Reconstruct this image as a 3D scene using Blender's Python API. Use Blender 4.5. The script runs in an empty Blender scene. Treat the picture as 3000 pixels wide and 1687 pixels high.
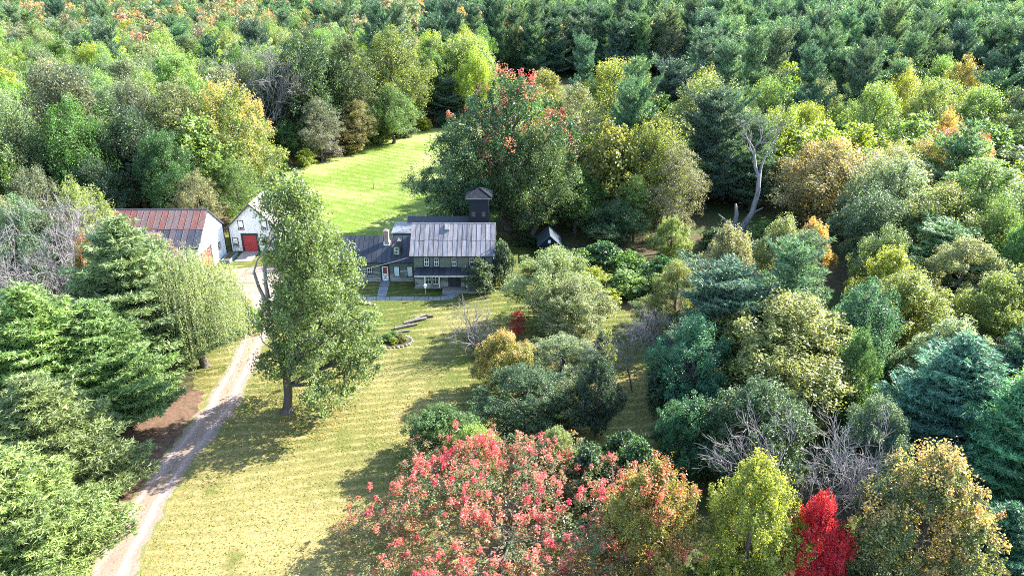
import bpy, math, random
import numpy as np
R = math.radians
SC = bpy.context.scene
COL = SC.collection

# ------------------------------------------------------------------ camera, world, sun, exposure
FPX, PITCH, CAMH, SD = 728.0, R(24.0), 40.0, 2.5156
cam_d = bpy.data.cameras.new("camera")
cam_d.sensor_width = 36.0
cam_d.lens = 36.0 * FPX / 1024.0
cam_d.clip_start, cam_d.clip_end = 0.5, 6000
cam = bpy.data.objects.new("camera", cam_d)
COL.objects.link(cam)
cam.location = (0, 0, CAMH)
cam.rotation_euler = (math.pi / 2 - PITCH, 0, 0)
SC.camera = cam

SUN = np.array([0.738, 0.369, 0.545])
EL = math.asin(SUN[2] / np.linalg.norm(SUN))
AZ = math.atan2(SUN[0], SUN[1])
W = bpy.data.worlds.new("World")
SC.world = W
W.use_nodes = True
wn = W.node_tree
bg = wn.nodes["Background"]
sky = wn.nodes.new("ShaderNodeTexSky")
sky.sky_type = 'NISHITA'
sky.sun_disc = False
sky.sun_elevation = EL
sky.sun_rotation = AZ
sky.air_density = 1.0
sky.dust_density = 0.6
wn.links.new(sky.outputs[0], bg.inputs[0])
bg.inputs[1].default_value = 0.15
sl = bpy.data.lights.new("sun", 'SUN')
sl.energy = 5.0
sl.angle = R(0.5)
sl.color = (1.0, 0.95, 0.86)
so = bpy.data.objects.new("sun", sl)
COL.objects.link(so)
from mathutils import Vector, Matrix
so.rotation_euler = Vector(SUN).to_track_quat('Z', 'Y').to_euler()
so.location = (100, 50, 120)
SC.view_settings.view_transform = 'Standard'
SC.view_settings.look = 'None'
SC.view_settings.gamma = 1.0
SC.view_settings.use_curve_mapping = False
SC.view_settings.exposure = 2.55
SC.cycles.max_bounces = 8
SC.cycles.diffuse_bounces = 3
SC.cycles.transmission_bounces = 4
SC.cycles.glossy_bounces = 2
SC.cycles.volume_bounces = 0
SC.cycles.filter_width = 1.0
SC.cycles.use_denoising = False
SC.cycles.sample_clamp_indirect = 2.5
SC.cycles.denoising_prefilter = 'ACCURATE'
SC.cycles.caustics_reflective = False
SC.cycles.caustics_refractive = False

# ------------------------------------------------------------------ pixel helpers (photo shown 2576 wide)
cP, sP = math.cos(PITCH), math.sin(PITCH)
def D(u, v, z=0.0):
    a = (u / SD - 512) / FPX; b = -(v / SD - 287.5) / FPX
    d = (a, cP + b * sP, -sP + b * cP)
    t = (z - CAMH) / d[2]
    return (d[0] * t, d[1] * t, z)
def tandep(v):
    return math.tan(PITCH + math.atan((v / SD - 287.5) / FPX))
def depth(y, z):
    return y * cP + (CAMH - z) * sP
def zoomA(zx, zy): return ((980 + zx / 3.813) / 3000 * 2576, (520 + zy / 3.813) / 3000 * 2576)   # house close-up
def zoomB(zx, zy): return ((250 + zx / 3.814) / 3000 * 2576, (500 + zy / 3.814) / 3000 * 2576)   # barn close-up
def on_y(uv, y):
    z = CAMH - y * tandep(uv[1]); return ((uv[0] / SD - 512) / FPX * depth(y, z), y, z)
def on_x(uv, x):
    td = tandep(uv[1]); dp = x * FPX / (uv[0] / SD - 512); y = dp / (cP + td * sP); return (x, y, CAMH - y * td)

# ------------------------------------------------------------------ object helpers
def tag(o, label=None, cat=None, group=None, kind=None):
    if label: o["label"] = label
    if cat: o["category"] = cat
    if group: o["group"] = group
    if kind: o["kind"] = kind
    return o
def empty(name, loc=(0, 0, 0), label=None, cat=None, group=None, rz=0.0):
    o = bpy.data.objects.new(name, None); COL.objects.link(o)
    o.location = loc; o.rotation_euler[2] = rz; o.empty_display_size = 0.3
    return tag(o, label, cat, group)
def mesh_np(name, verts, faces_n, attr=None, mat=None, smooth=False):
    """verts (N,3) array; faces_n (F,k) array"""
    me = bpy.data.meshes.new(name)
    verts = np.asarray(verts, np.float32); f = np.asarray(faces_n, np.int32)
    me.vertices.add(len(verts)); me.vertices.foreach_set("co", verts.ravel())
    k = f.shape[1]
    me.loops.add(f.size); me.loops.foreach_set("vertex_index", f.ravel())
    me.polygons.add(len(f))
    me.polygons.foreach_set("loop_start", np.arange(0, f.size, k, dtype=np.int32))
    me.polygons.foreach_set("use_smooth", np.full(len(f), smooth, dtype=bool))
    me.update(calc_edges=True)
    if attr is not None:
        a = me.attributes.new("leaf", 'FLOAT_COLOR', 'POINT')
        a.data.foreach_set("color", np.asarray(attr, np.float32).ravel())
    if mat: me.materials.append(mat)
    return me
def link(name, me, parent=None):
    o = bpy.data.objects.new(name, me); COL.objects.link(o)
    if parent: o.parent = parent
    return o
class MB:
    """collects polygons in world coordinates; build() makes one mesh object local to its root"""
    def __init__(s): s.v = []; s.f = []
    def poly(s, pts):
        i = len(s.v); s.v += [tuple(p) for p in pts]; s.f.append(tuple(range(i, i + len(pts)))); return s
    def hexa(s, a, b):
        """a: 4 pts ring, b: 4 pts ring opposite (same order)"""
        i = len(s.v); s.v += [tuple(p) for p in a] + [tuple(p) for p in b]
        s.f += [(i+3, i+2, i+1, i), (i+4, i+5, i+6, i+7)] + [(i+j, i+(j+1) % 4, i+4+(j+1) % 4, i+4+j) for j in range(4)]
        return s
    def box(s, x0, x1, y0, y1, z0, z1):
        return s.hexa([(x0, y0, z0), (x1, y0, z0), (x1, y1, z0), (x0, y1, z0)], [(x0, y0, z1), (x1, y0, z1), (x1, y1, z1), (x0, y1, z1)])
    def prism(s, pts, dv):
        n = len(pts); i = len(s.v); s.v += [tuple(p) for p in pts] + [tuple(p[k] + dv[k] for k in range(3)) for p in pts]
        s.f += [tuple(range(i + n - 1, i - 1, -1)), tuple(range(i + n, i + 2 * n))] + [(i+j, i+(j+1) % n, i+n+(j+1) % n, i+n+j) for j in range(n)]
        return s
    def tube(s, pts, rads, n=6):
        base = len(s.v); P = [Vector(p) for p in pts]
        for k, p in enumerate(P):
            d = (P[min(k+1, len(P)-1)] - P[max(k-1, 0)]).normalized()
            a = d.cross(Vector((0.3, 0.8, 0.1)) if abs(d.z) > .8 else Vector((0, 0, 1))).normalized(); b = d.cross(a)
            for j in range(n):
                t = 2 * math.pi * j / n; s.v.append(tuple(p + (a * math.cos(t) + b * math.sin(t)) * rads[k]))
        for k in range(len(P) - 1):
            for j in range(n):
                s.f.append((base+k*n+j, base+k*n+(j+1) % n, base+(k+1)*n+(j+1) % n, base+(k+1)*n+j))
        s.f.append(tuple(base + j for j in range(n - 1, -1, -1))); s.f.append(tuple(base + (len(P)-1)*n + j for j in range(n)))
        return s
    def build(s, name, mat, parent=None, smooth=False):
        o0 = Vector((0, 0, 0)); p = parent
        while p is not None: o0 = o0 + p.location; p = p.parent
        me = bpy.data.meshes.new(name)
        me.from_pydata([(v[0]-o0.x, v[1]-o0.y, v[2]-o0.z) for v in s.v], [], s.f)
        import bmesh
        bm = bmesh.new(); bm.from_mesh(me); bmesh.ops.recalc_face_normals(bm, faces=bm.faces); bm.to_mesh(me); bm.free()
        if smooth:
            for q in me.polygons: q.use_smooth = True
        me.materials.append(mat)
        return link(name, me, parent)

# ------------------------------------------------------------------ materials
def newmat(name):
    m = bpy.data.materials.new(name); m.use_nodes = True
    nt = m.node_tree; p = nt.nodes["Principled BSDF"]
    return m, nt, p
def N(nt, t, **kw):
    n = nt.nodes.new(t)
    for k, v in kw.items(): setattr(n, k, v)
    return n
def noise(nt, scale, detail=4, rough=.55, co=None, dim='3D', dist=0.0):
    n = N(nt, "ShaderNodeTexNoise"); n.inputs["Scale"].default_value = scale; n.inputs["Detail"].default_value = detail
    n.inputs["Roughness"].default_value = rough; n.inputs["Distortion"].default_value = dist
    if co: nt.links.new(co, n.inputs["Vector"])
    return n.outputs["Fac"]
def ramp(nt, fac, stops):
    r = N(nt, "ShaderNodeValToRGB"); e = r.color_ramp.elements
    while len(e) < len(stops): e.new(0.5)
    for k, (p, c) in enumerate(stops):
        e[k].position = p; e[k].color = (c, c, c, 1) if not hasattr(c, '__len__') else (*c, 1)
    nt.links.new(fac, r.inputs[0]); return r.outputs[0]
def mix(nt, fac, a, b, mode='MIX'):
    m = N(nt, "ShaderNodeMix", data_type='RGBA', blend_type=mode)
    for sock, val in ((m.inputs[0], fac), (m.inputs[6], a), (m.inputs[7], b)):
        if hasattr(val, 'is_linked'): nt.links.new(val, sock)
        elif hasattr(val, '__len__'): sock.default_value = (*val, 1) if len(val) == 3 else val
        else: sock.default_value = val
    return m.outputs[2]
def mathn(nt, op, a, b=0.0, c=None, clamp=False):
    m = N(nt, "ShaderNodeMath", operation=op, use_clamp=clamp)
    for k, val in enumerate((a, b) if c is None else (a, b, c)):
        if hasattr(val, 'is_linked'): nt.links.new(val, m.inputs[k])
        else: m.inputs[k].default_value = val
    return m.outputs[0]
def pos(nt, scale=(1, 1, 1), rot=(0, 0, 0)):
    g = N(nt, "ShaderNodeNewGeometry"); mp = N(nt, "ShaderNodeMapping")
    mp.inputs["Scale"].default_value = scale; mp.inputs["Rotation"].default_value = rot
    nt.links.new(g.outputs["Position"], mp.inputs[0]); return mp.outputs[0]
def bump(nt, p, h, strength=.4, dist=.05):
    b = N(nt, "ShaderNodeBump"); b.inputs["Strength"].default_value = strength; b.inputs["Distance"].default_value = dist
    nt.links.new(h, b.inputs["Height"]); nt.links.new(b.outputs[0], p.inputs["Normal"])
def simple(name, c1, c2, scale=6, rough=.7, st=(1, 1, 1), spec=.3, bstr=.3, c3=None, metallic=0.0):
    m, nt, p = newmat(name)
    co = pos(nt, st)
    n1 = noise(nt, scale, 6, .65, co)
    col = mix(nt, ramp(nt, n1, [(.32, 0), (.68, 1)]), c1, c2)
    if c3 is not None:
        n2 = noise(nt, scale * .37, 5, .6, co)
        col = mix(nt, ramp(nt, n2, [(.52, 0), (.68, 1)]), col, c3)
    nt.links.new(col, p.inputs["Base Color"])
    p.inputs["Roughness"].default_value = rough; p.inputs["Specular IOR Level"].default_value = spec
    p.inputs["Metallic"].default_value = metallic
    bump(nt, p, n1, bstr, .02)
    return m

def leafmat(name, turn, turn2, instancer=False, tr=.45, rough=.42, spec=.45):
    m, nt, p = newmat(name)
    if instancer:
        oc = N(nt, "ShaderNodeAttribute", attribute_type='INSTANCER', attribute_name="tint")
        base, amount = oc.outputs["Color"], oc.outputs["Alpha"]
    else:
        oi = N(nt, "ShaderNodeObjectInfo"); base, amount = oi.outputs["Color"], oi.outputs["Alpha"]
    lf = N(nt, "ShaderNodeAttribute", attribute_name="leaf")
    sp = N(nt, "ShaderNodeSeparateColor"); nt.links.new(lf.outputs["Color"], sp.inputs[0])
    rnd, tip, clump = sp.outputs[0], sp.outputs[1], sp.outputs[2]
    # value and hue variation of single leaves and of whole sprays
    v = mathn(nt, 'MULTIPLY_ADD', rnd, 1.1, .62)
    v2 = mathn(nt, 'MULTIPLY_ADD', clump, .5, .75)
    vv = mathn(nt, 'MULTIPLY', v, v2)
    cc = N(nt, "ShaderNodeCombineColor")
    for k in range(3): nt.links.new(vv, cc.inputs[k])
    base = mix(nt, 1.0, base, (1.26, 1.24, 1.45), 'MULTIPLY')
    g = mix(nt, 1.0, base, cc.outputs[0], 'MULTIPLY')
    g = mix(nt, mathn(nt, 'MULTIPLY', clump, .35), g, mix(nt, 1.0, g, (1.3, 1.12, .85), 'MULTIPLY'))
    # turned leaves: patches of the crown, first the exposed tips
    tc = N(nt, "ShaderNodeTexCoord")
    nz = noise(nt, .32, 2, .5, tc.outputs["Object"])
    if not instancer:
        wv = N(nt, "ShaderNodeTexNoise", noise_dimensions='4D'); wv.inputs["Scale"].default_value = .3; wv.inputs["Detail"].default_value = 2
        nt.links.new(tc.outputs["Object"], wv.inputs["Vector"])
        nt.links.new(mathn(nt, 'MULTIPLY', oi.outputs["Random"], 40), wv.inputs["W"]); nz = wv.outputs["Fac"]
    s = mathn(nt, 'MULTIPLY_ADD', tip, .62, mathn(nt, 'MULTIPLY_ADD', clump, .16, mathn(nt, 'MULTIPLY_ADD', nz, 1.35, mathn(nt, 'MULTIPLY', rnd, .38))))
    th = mathn(nt, 'MULTIPLY_ADD', amount, -1.7, 2.15)
    tf = mathn(nt, 'SMOOTH_MIN', mathn(nt, 'MULTIPLY', mathn(nt, 'SUBTRACT', s, th), 1.9, clamp=True), 1.0, .01)
    tcol = mix(nt, clump, turn, turn2)
    tcol = mix(nt, 1.0, tcol, cc.outputs[0], 'MULTIPLY')
    col = mix(nt, tf, g, tcol)
    nt.links.new(col, p.inputs["Base Color"])
    p.inputs["Roughness"].default_value = rough; p.inputs["Specular IOR Level"].default_value = spec
    tl = N(nt, "ShaderNodeBsdfTranslucent")
    nt.links.new(mix(nt, 1.0, col, (1.65, 1.65, .85), 'MULTIPLY'), tl.inputs[0])
    ms = N(nt, "ShaderNodeMixShader"); ms.inputs[0].default_value = tr
    nt.links.new(p.outputs[0], ms.inputs[1]); nt.links.new(tl.outputs[0], ms.inputs[2])
    nt.links.new(ms.outputs[0], nt.nodes["Material Output"].inputs[0])
    return m
LEAF = {
    'orange': leafmat("leaf_orange", (.42, .22, .085), (.38, .27, .10)),
    'pink': leafmat("leaf_pink", (.48, .035, .075), (.40, .105, .085)),
    'red': leafmat("leaf_red", (.38, .011, .036), (.33, .035, .035)),
    'yellow': leafmat("leaf_yellow", (.36, .32, .03), (.42, .28, .04)),
}
GRASS = leafmat("grass_blade", (.30, .25, .09), (.24, .22, .07), tr=.35, rough=.9, spec=.1)
NEEDLE = leafmat("needle", (.16, .17, .035), (.12, .16, .04), tr=.25, rough=.6)
LEAF_FAR = leafmat("leaf_far", (.40, .10, .08), (.42, .24, .07), instancer=True)
BARK = simple("bark", (.06, .05, .043), (.12, .10, .088), 9, .9, (1, 1, .25), .1, .6)
DEADBARK = simple("dead_bark", (.11, .10, .10), (.22, .205, .20), 5, .85, (1, 1, .3), .15, .5, c3=(.075, .068, .065))

# ------------------------------------------------------------------ the ground, lawn, field, driveway
def sheetmat_ground():
    m, nt, p = newmat("forest_floor")
    co = pos(nt)
    n1 = noise(nt, 1.4, 8, .7, co); n2 = noise(nt, .09, 4, .5, co)
    a = ramp(nt, n1, [(.3, (.035, .032, .018)), (.55, (.085, .06, .035)), (.75, (.16, .115, .07))])
    b = ramp(nt, n1, [(.3, (.025, .045, .015)), (.7, (.07, .10, .03))])
    nt.links.new(mix(nt, ramp(nt, n2, [(.4, 0), (.6, 1)]), a, b), p.inputs["Base Color"])
    p.inputs["Roughness"].default_value = 1; p.inputs["Specular IOR Level"].default_value = .1
    bump(nt, p, n1, .8, .12)
    return m
def grassmat(name, green, mid, dry, rot, per, dryness, streak):
    m, nt, p = newmat(name)
    co = pos(nt)
    sep = N(nt, "ShaderNodeSeparateXYZ"); nt.links.new(co, sep.inputs[0])
    fine = noise(nt, 3.6, 9, .82, co); midn = noise(nt, .55, 5, .6, co); big = noise(nt, .085, 3, .5, co)
    # mowing lines, gently curved
    wob = N(nt, "ShaderNodeVectorMath", operation='ADD')
    nn = N(nt, "ShaderNodeTexNoise"); nn.inputs["Scale"].default_value = .045; nn.inputs["Detail"].default_value = 2
    nt.links.new(co, nn.inputs["Vector"])
    sc_ = N(nt, "ShaderNodeVectorMath", operation='SCALE'); sc_.inputs[3].default_value = 5.0
    nt.links.new(nn.outputs["Color"], sc_.inputs[0]); nt.links.new(co, wob.inputs[0]); nt.links.new(sc_.outputs[0], wob.inputs[1])
    mp = N(nt, "ShaderNodeMapping"); mp.inputs["Rotation"].default_value = (0, 0, rot); nt.links.new(wob.outputs[0], mp.inputs[0])
    wv = N(nt, "ShaderNodeTexWave", bands_direction='Y', wave_profile='SIN')
    wv.inputs["Scale"].default_value = math.pi * 2 / per / 20.0 * 1.0
    wv.inputs["Distortion"].default_value = 2.2; wv.inputs["Detail"].default_value = 4; wv.inputs["Detail Scale"].default_value = 1.2; wv.inputs["Detail Roughness"].default_value = .7
    nt.links.new(mp.outputs[0], wv.inputs[0])
    st = mathn(nt, 'MULTIPLY', ramp(nt, wv.outputs["Fac"], [(.5, 0), (.97, 1)]), ramp(nt, midn, [(.38, .05), (.66, 1)]))
    base = mix(nt, ramp(nt, fine, [(.36, 0), (.64, 1)]), green, mid)
    # dryness: more towards the open lawn in front (+ patches)
    dry_f = mathn(nt, 'ADD', dryness(nt, sep), mathn(nt, 'MULTIPLY_ADD', big, 2.6, -1.35))
    dry_f = mathn(nt, 'ADD', dry_f, mathn(nt, 'MULTIPLY_ADD', midn, .8, -.4))
    dd = mathn(nt, 'MULTIPLY_ADD', mathn(nt, 'MULTIPLY', st, streak), 1.0, mathn(nt, 'MULTIPLY', dry_f, .75), clamp=True)
    dd = mathn(nt, 'MULTIPLY', dd, ramp(nt, fine, [(.36, .25), (.58, 1)]), clamp=True)
    soil = noise(nt, .33, 6, .68, co)
    lawnc = mix(nt, ramp(nt, soil, [(.60, 0), (.72, .75)]), mix(nt, dd, base, dry), (.20, .145, .08))
    lawnc = mix(nt, ramp(nt, noise(nt, .21, 5, .6, co), [(.60, 0), (.70, .7)]), lawnc, mix(nt, fine, green, mid))
    nt.links.new(lawnc, p.inputs["Base Color"])
    p.inputs["Roughness"].default_value = .9; p.inputs["Specular IOR Level"].default_value = .15
    hh = mathn(nt, 'MULTIPLY_ADD', wv.outputs["Fac"], .35, fine)
    bump(nt, p, hh, .9, .12)
    return m
def dry_lawn(nt, sep):   # 1 in the open front lawn, 0 near the house
    return mathn(nt, 'MULTIPLY_ADD', mathn(nt, 'SUBTRACT', 80.0, sep.outputs[1]), .022, .12, clamp=True)
def dry_field(nt, sep):
    return mathn(nt, 'MULTIPLY_ADD', mathn(nt, 'SUBTRACT', sep.outputs[1], 118.0), .007, .0, clamp=True)
M_FLOOR = sheetmat_ground()
M_LAWN = grassmat("lawn_grass", (.030, .052, .009), (.092, .106, .020), (.275, .208, .088), R(-8), 1.25, dry_lawn, .85)
M_FIELD = grassmat("field_grass", (.062, .115, .012), (.13, .18, .024), (.36, .33, .16), R(30), 2.4, dry_field, .5)
def gravelmat():
    m, nt, p = newmat("gravel")
    co = pos(nt)
    lat = N(nt, "ShaderNodeAttribute", attribute_name="lat").outputs["Fac"]
    f = noise(nt, 7, 9, .8, co); b = noise(nt, .55, 5, .6, co); g = noise(nt, 1.6, 6, .7, co)
    c = ramp(nt, f, [(.3, (.105, .066, .049)), (.52, (.215, .148, .118)), (.72, (.37, .29, .25))])
    al = mathn(nt, 'ABSOLUTE', mathn(nt, 'ADD', lat, mathn(nt, 'MULTIPLY_ADD', b, .3, -.15)))
    rut = mathn(nt, 'SUBTRACT', 1.0, mathn(nt, 'MULTIPLY', mathn(nt, 'ABSOLUTE', mathn(nt, 'SUBTRACT', al, .48)), 4.0), clamp=True)   # two worn wheel tracks
    c = mix(nt, mathn(nt, 'MULTIPLY', rut, ramp(nt, g, [(.35, .3), (.6, .85)])), mix(nt, ramp(nt, b, [(.4, 0), (.62, .75)]), c, (.19, .12, .085)), ramp(nt, f, [(.3, (.22, .165, .14)), (.7, (.41, .335, .30))]))
    edge = mathn(nt, 'ADD', mathn(nt, 'MULTIPLY_ADD', al, 1.6, -1.25), mathn(nt, 'MULTIPLY_ADD', g, 1.6, -.85))
    mid = mathn(nt, 'ADD', mathn(nt, 'MULTIPLY_ADD', al, -2.4, .12), mathn(nt, 'MULTIPLY_ADD', g, 2.0, -1.05))
    gr = mathn(nt, 'MULTIPLY', mathn(nt, 'MAXIMUM', edge, mid), 5.0, clamp=True)
    c = mix(nt, gr, c, ramp(nt, f, [(.35, (.045, .065, .014)), (.65, (.15, .15, .04))]))
    nt.links.new(c, p.inputs["Base Color"]); p.inputs["Roughness"].default_value = .95
    bump(nt, p, mathn(nt, 'MULTIPLY_ADD', rut, -.5, f), .8, .08)
    return m
M_GRAVEL = gravelmat()
M_NEEDLES = simple("needle_litter", (.075, .046, .032), (.15, .095, .065), 3, .95, (1, 1, 1), .1, .6, c3=(.05, .04, .024))
prng = random.Random(5)
def sheet(name, pts, z, mat, jit=.35, step=.7, loc=None):
    out = []
    n = len(pts)
    for i in range(n):
        a, b = pts[i], pts[(i + 1) % n]; L = math.dist(a[:2], b[:2]); k = max(1, int(L / step))
        for j in range(k):
            t = j / k; w = math.sin((i * 7.3 + j * step) * .9) * jit * .7
            out.append((a[0] + (b[0]-a[0])*t + prng.uniform(-jit, jit) * .6 + w * .5, a[1] + (b[1]-a[1])*t + prng.uniform(-jit, jit) * .6 + w * .5, z))
    from mathutils.geometry import tessellate_polygon
    tris = tessellate_polygon([[Vector(p) for p in out]])
    me = bpy.data.meshes.new(name); me.from_pydata(out, [], [t if (Vector(out[t[1]])-Vector(out[t[0]])).cross(Vector(out[t[2]])-Vector(out[t[0]])).z > 0 else t[::-1] for t in tris]); me.materials.append(mat)
    return tag(link(name, me), kind="structure")
def dxy(u, v): return D(u, v)[:2]
gme = bpy.data.meshes.new("ground"); gme.from_pydata([(-3000, -300, 0), (3000, -300, 0), (3000, 4500, 0), (-3000, 4500, 0)], [], [(0, 1, 2, 3)]); gme.materials.append(M_FLOOR)
tag(link("ground", gme), kind="structure")
FIELD_EDGE = [dxy(640, 445), dxy(700, 428), dxy(770, 412), dxy(850, 384), dxy(930, 352), dxy(1060, 327), dxy(1145, 316)]
field_pts = [(-31.5, 98), (-4.5, 98), (-3, 118), (4, 150), (2, 185)] + [(-14.5, 201)] + FIELD_EDGE[::-1] + [(-53, 130), (-46, 113), (-33, 112)]
sheet("field", field_pts, .006, M_FIELD)
lawn_pts = [(-26, 20), (10, 20), (12, 45), (15, 62), (19, 78), (12, 86), (5, 91), (3.5, 100), (-1, 112), (-4, 112), (-4.3, 98.4), (-31.2, 98.4), (-31.2, 112.4), (-47, 112), (-47, 94), (-37, 82), (-34.5, 70), (-31.5, 58), (-29, 45)]
sheet("lawn", lawn_pts, .010, M_LAWN)
def ribbon(name, rows, z, mat, jit=.18):
    v = []; rr = []
    for a, b in zip(rows, rows[1:]):
        k = 10
        for j in range(k): t = j / k; rr.append(tuple(a[i] + (b[i]-a[i]) * t for i in range(4)))
    rr.append(rows[-1]); f = []; lat = []; K = 9
    for i, (x0, y0, x1, y1) in enumerate(rr):
        q = math.sin(i * .8) * .12; j0, j1 = prng.uniform(-jit, jit) + q, prng.uniform(-jit, jit) + q
        for c in range(K):
            t = c / (K - 1); v.append((x0 + (x1 - x0) * t + j0 * (1 - t) ** 3 + j1 * t ** 3, y0 + (y1 - y0) * t, z)); lat.append(t * 2 - 1)
        if i:
            for c in range(K - 1): k = i * K + c; f.append((k - K, k - K + 1, k + 1, k))
    me = bpy.data.meshes.new(name); me.from_pydata(v, [], f); me.materials.append(mat)
    a = me.attributes.new("lat", 'FLOAT', 'POINT'); a.data.foreach_set("value", lat)
    return tag(link(name, me), kind="structure")
ribbon("needle_litter", [(-40, 20, -27, 20), (-38, 40, -29, 40), (-36, 50, -30, 50), (-36, 58, -30.2, 58), (-35, 64, -31.5, 64)], .014, M_NEEDLES, .4)
ribbon("driveway", [(-31.2, 18, -26.6, 18), (-31.0, 39, -26.9, 39), (-31.2, 47, -27.9, 47), (-31.1, 53, -27.8, 53), (-30.7, 60, -26.9, 60), (-31.2, 70, -27.9, 70), (-32.2, 80, -29.1, 80), (-34.0, 86, -30.3, 86.6), (-38.2, 89, -31.2, 91), (-42.4, 92.5, -31.8, 95.5), (-42.7, 95.6, -34.4, 98.2)], .018, M_GRAVEL)

# ------------------------------------------------------------------ building materials
def siding(name, c1, c2, worn, lap=.115, wear=.6):
    m, nt, p = newmat(name)
    g = N(nt, "ShaderNodeNewGeometry"); sp = N(nt, "ShaderNodeSeparateXYZ"); nt.links.new(g.outputs["Position"], sp.inputs[0])
    saw = mathn(nt, 'FRACT', mathn(nt, 'DIVIDE', sp.outputs[2], lap))
    co = pos(nt, (.6, .6, 5)); n1 = noise(nt, 2.2, 6, .65, co); n2 = noise(nt, 1.1, 5, .6, pos(nt, (.5, .5, 2.5)))
    col = mix(nt, n1, c1, c2)
    zl = mathn(nt, 'MULTIPLY_ADD', sp.outputs[2], -.12, .28, clamp=True)   # more bare wood near the splash zone
    w = mathn(nt, 'GREATER_THAN', mathn(nt, 'ADD', n2, zl), wear)
    col = mix(nt, w, col, worn)
    nt.links.new(col, p.inputs["Base Color"]); p.inputs["Roughness"].default_value = .8; p.inputs["Specular IOR Level"].default_value = .2
    bump(nt, p, saw, .9, .03)
    return m
M_GREY = siding("grey_green_clapboard", (.115, .135, .105), (.165, .185, .15), (.34, .33, .31), wear=.68)
M_WHITE = siding("white_clapboard", (.74, .74, .74), (.82, .82, .81), (.60, .58, .56), wear=.80)
M_TOWER = siding("tower_board", (.007, .0105, .017), (.014, .018, .026), (.03, .033, .04), .16, .7)  # near-black navy: the trees' shade on the tower is put into this colour
M_BLACK = simple("black_trim", (.016, .018, .02), (.035, .038, .04), 8, .6)
M_TRIMW = simple("white_trim", (.70, .69, .64), (.82, .81, .77), 12, .6)
M_REDDOOR = simple("red_paint", (.26, .028, .032), (.36, .045, .045), 5, .6, (1, 1, .4))
M_BROWNPANE = simple("brown_panel", (.16, .045, .035), (.22, .06, .045), 5, .6)
M_GLASS, _nt, _p = newmat("window_glass"); _p.inputs["Base Color"].default_value = (.018, .024, .03, 1); _p.inputs["Roughness"].default_value = .06; _p.inputs["Specular IOR Level"].default_value = .8
M_BLIND = simple("window_blind", (.42, .55, .60), (.55, .66, .70), 6, .5)
M_STONE = simple("slate_slab", (.13, .135, .145), (.22, .225, .24), 3, .8, (1, 1, 1), .25, .5, c3=(.10, .115, .08))
M_ROCK = simple("fieldstone", (.16, .15, .135), (.30, .28, .255), 5, .9)
M_PLANK = simple("weathered_plank", (.17, .155, .145), (.28, .26, .245), 4, .85, (.4, 3, 3))
M_LOG = simple("log_wood", (.08, .07, .062), (.24, .215, .195), 5, .9, (1, 1, 1), .1, .6)
M_BRICKC = simple("old_brick", (.20, .11, .085), (.34, .25, .21), 9, .9, (1, 1, 2), .1, .6, c3=(.40, .36, .33))
M_PLANTER = simple("blue_green_planter", (.10, .19, .20), (.16, .26, .27), 4, .6)
M_METAL = simple("galvanized", (.08, .083, .088), (.13, .133, .138), 4, .45, (1, 1, 1), .5, .2)
M_LAMP = simple("lamp_pole", (.10, .10, .10), (.15, .15, .15), 4, .5)
def metalroof(name, stops, rust, rustamt, rough=.5, met=.0, period=.12):
    m, nt, p = newmat(name)
    oi = N(nt, "ShaderNodeObjectInfo")
    g = N(nt, "ShaderNodeNewGeometry"); sp = N(nt, "ShaderNodeSeparateXYZ"); nt.links.new(g.outputs["Position"], sp.inputs[0])
    off = N(nt, "ShaderNodeVectorMath", operation='ADD'); cmb = N(nt, "ShaderNodeCombineXYZ")
    nt.links.new(mathn(nt, 'MULTIPLY', oi.outputs["Random"], 31), cmb.inputs[0])
    nt.links.new(pos(nt, (4.5, .55, .55)), off.inputs[0]); nt.links.new(cmb.outputs[0], off.inputs[1])
    n1 = noise(nt, 1.3, 7, .68, off.outputs[0]); n2 = noise(nt, 2.4, 6, .7, off.outputs[0])
    v = mathn(nt, 'ADD', mathn(nt, 'MULTIPLY', n1, .75), mathn(nt, 'MULTIPLY', oi.outputs["Random"], .25))
    col = ramp(nt, v, stops)
    rr = mathn(nt, 'ADD', n2, mathn(nt, 'MULTIPLY_ADD', oi.outputs["Random"], .24, -.12))
    col = mix(nt, ramp(nt, rr, [(rustamt, 0), (rustamt + .12, 1)]), col, rust)
    nt.links.new(col, p.inputs["Base Color"]); p.inputs["Roughness"].default_value = rough; p.inputs["Metallic"].default_value = met
    wv = mathn(nt, 'SINE', mathn(nt, 'MULTIPLY', sp.outputs[0], math.pi * 2 / period))
    bump(nt, p, mathn(nt, 'MULTIPLY_ADD', wv, .5, mathn(nt, 'MULTIPLY', n1, .6)), .35, .03)
    return m
M_ROOFMAIN = metalroof("grey_metal_roof", [(.27, (.035, .035, .042)), (.45, (.12, .115, .125)), (.7, (.20, .19, .205))], (.11, .085, .07), .60)
M_ROOFDARK = metalroof("dark_metal_roof", [(.25, (.008, .010, .014)), (.55, (.018, .021, .028)), (.8, (.045, .048, .058))], (.05, .043, .042), .66, .42)
M_ROOFRUST = metalroof("rusty_metal_roof", [(.25, (.06, .05, .052)), (.45, (.135, .095, .088)), (.7, (.20, .155, .145))], (.155, .052, .036), .44, .7)
M_ROOFRUST2 = metalroof("tarry_metal_roof", [(.25, (.02, .02, .027)), (.5, (.05, .05, .065)), (.75, (.12, .105, .105))], (.13, .05, .035), .60, .6)
M_ROOFBROWN = metalroof("brown_metal_roof", [(.25, (.12, .10, .098)), (.5, (.20, .165, .16)), (.75, (.28, .24, .225))], (.14, .085, .07), .64, .6)
M_SHINGLE = simple("shed_shingle", (.006, .008, .012), (.013, .016, .022), 7, .9, (1, 1, 1), .1, .6, c3=(.03, .035, .045))  # tower roof: shade of the big tree is included in this dark tone
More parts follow.
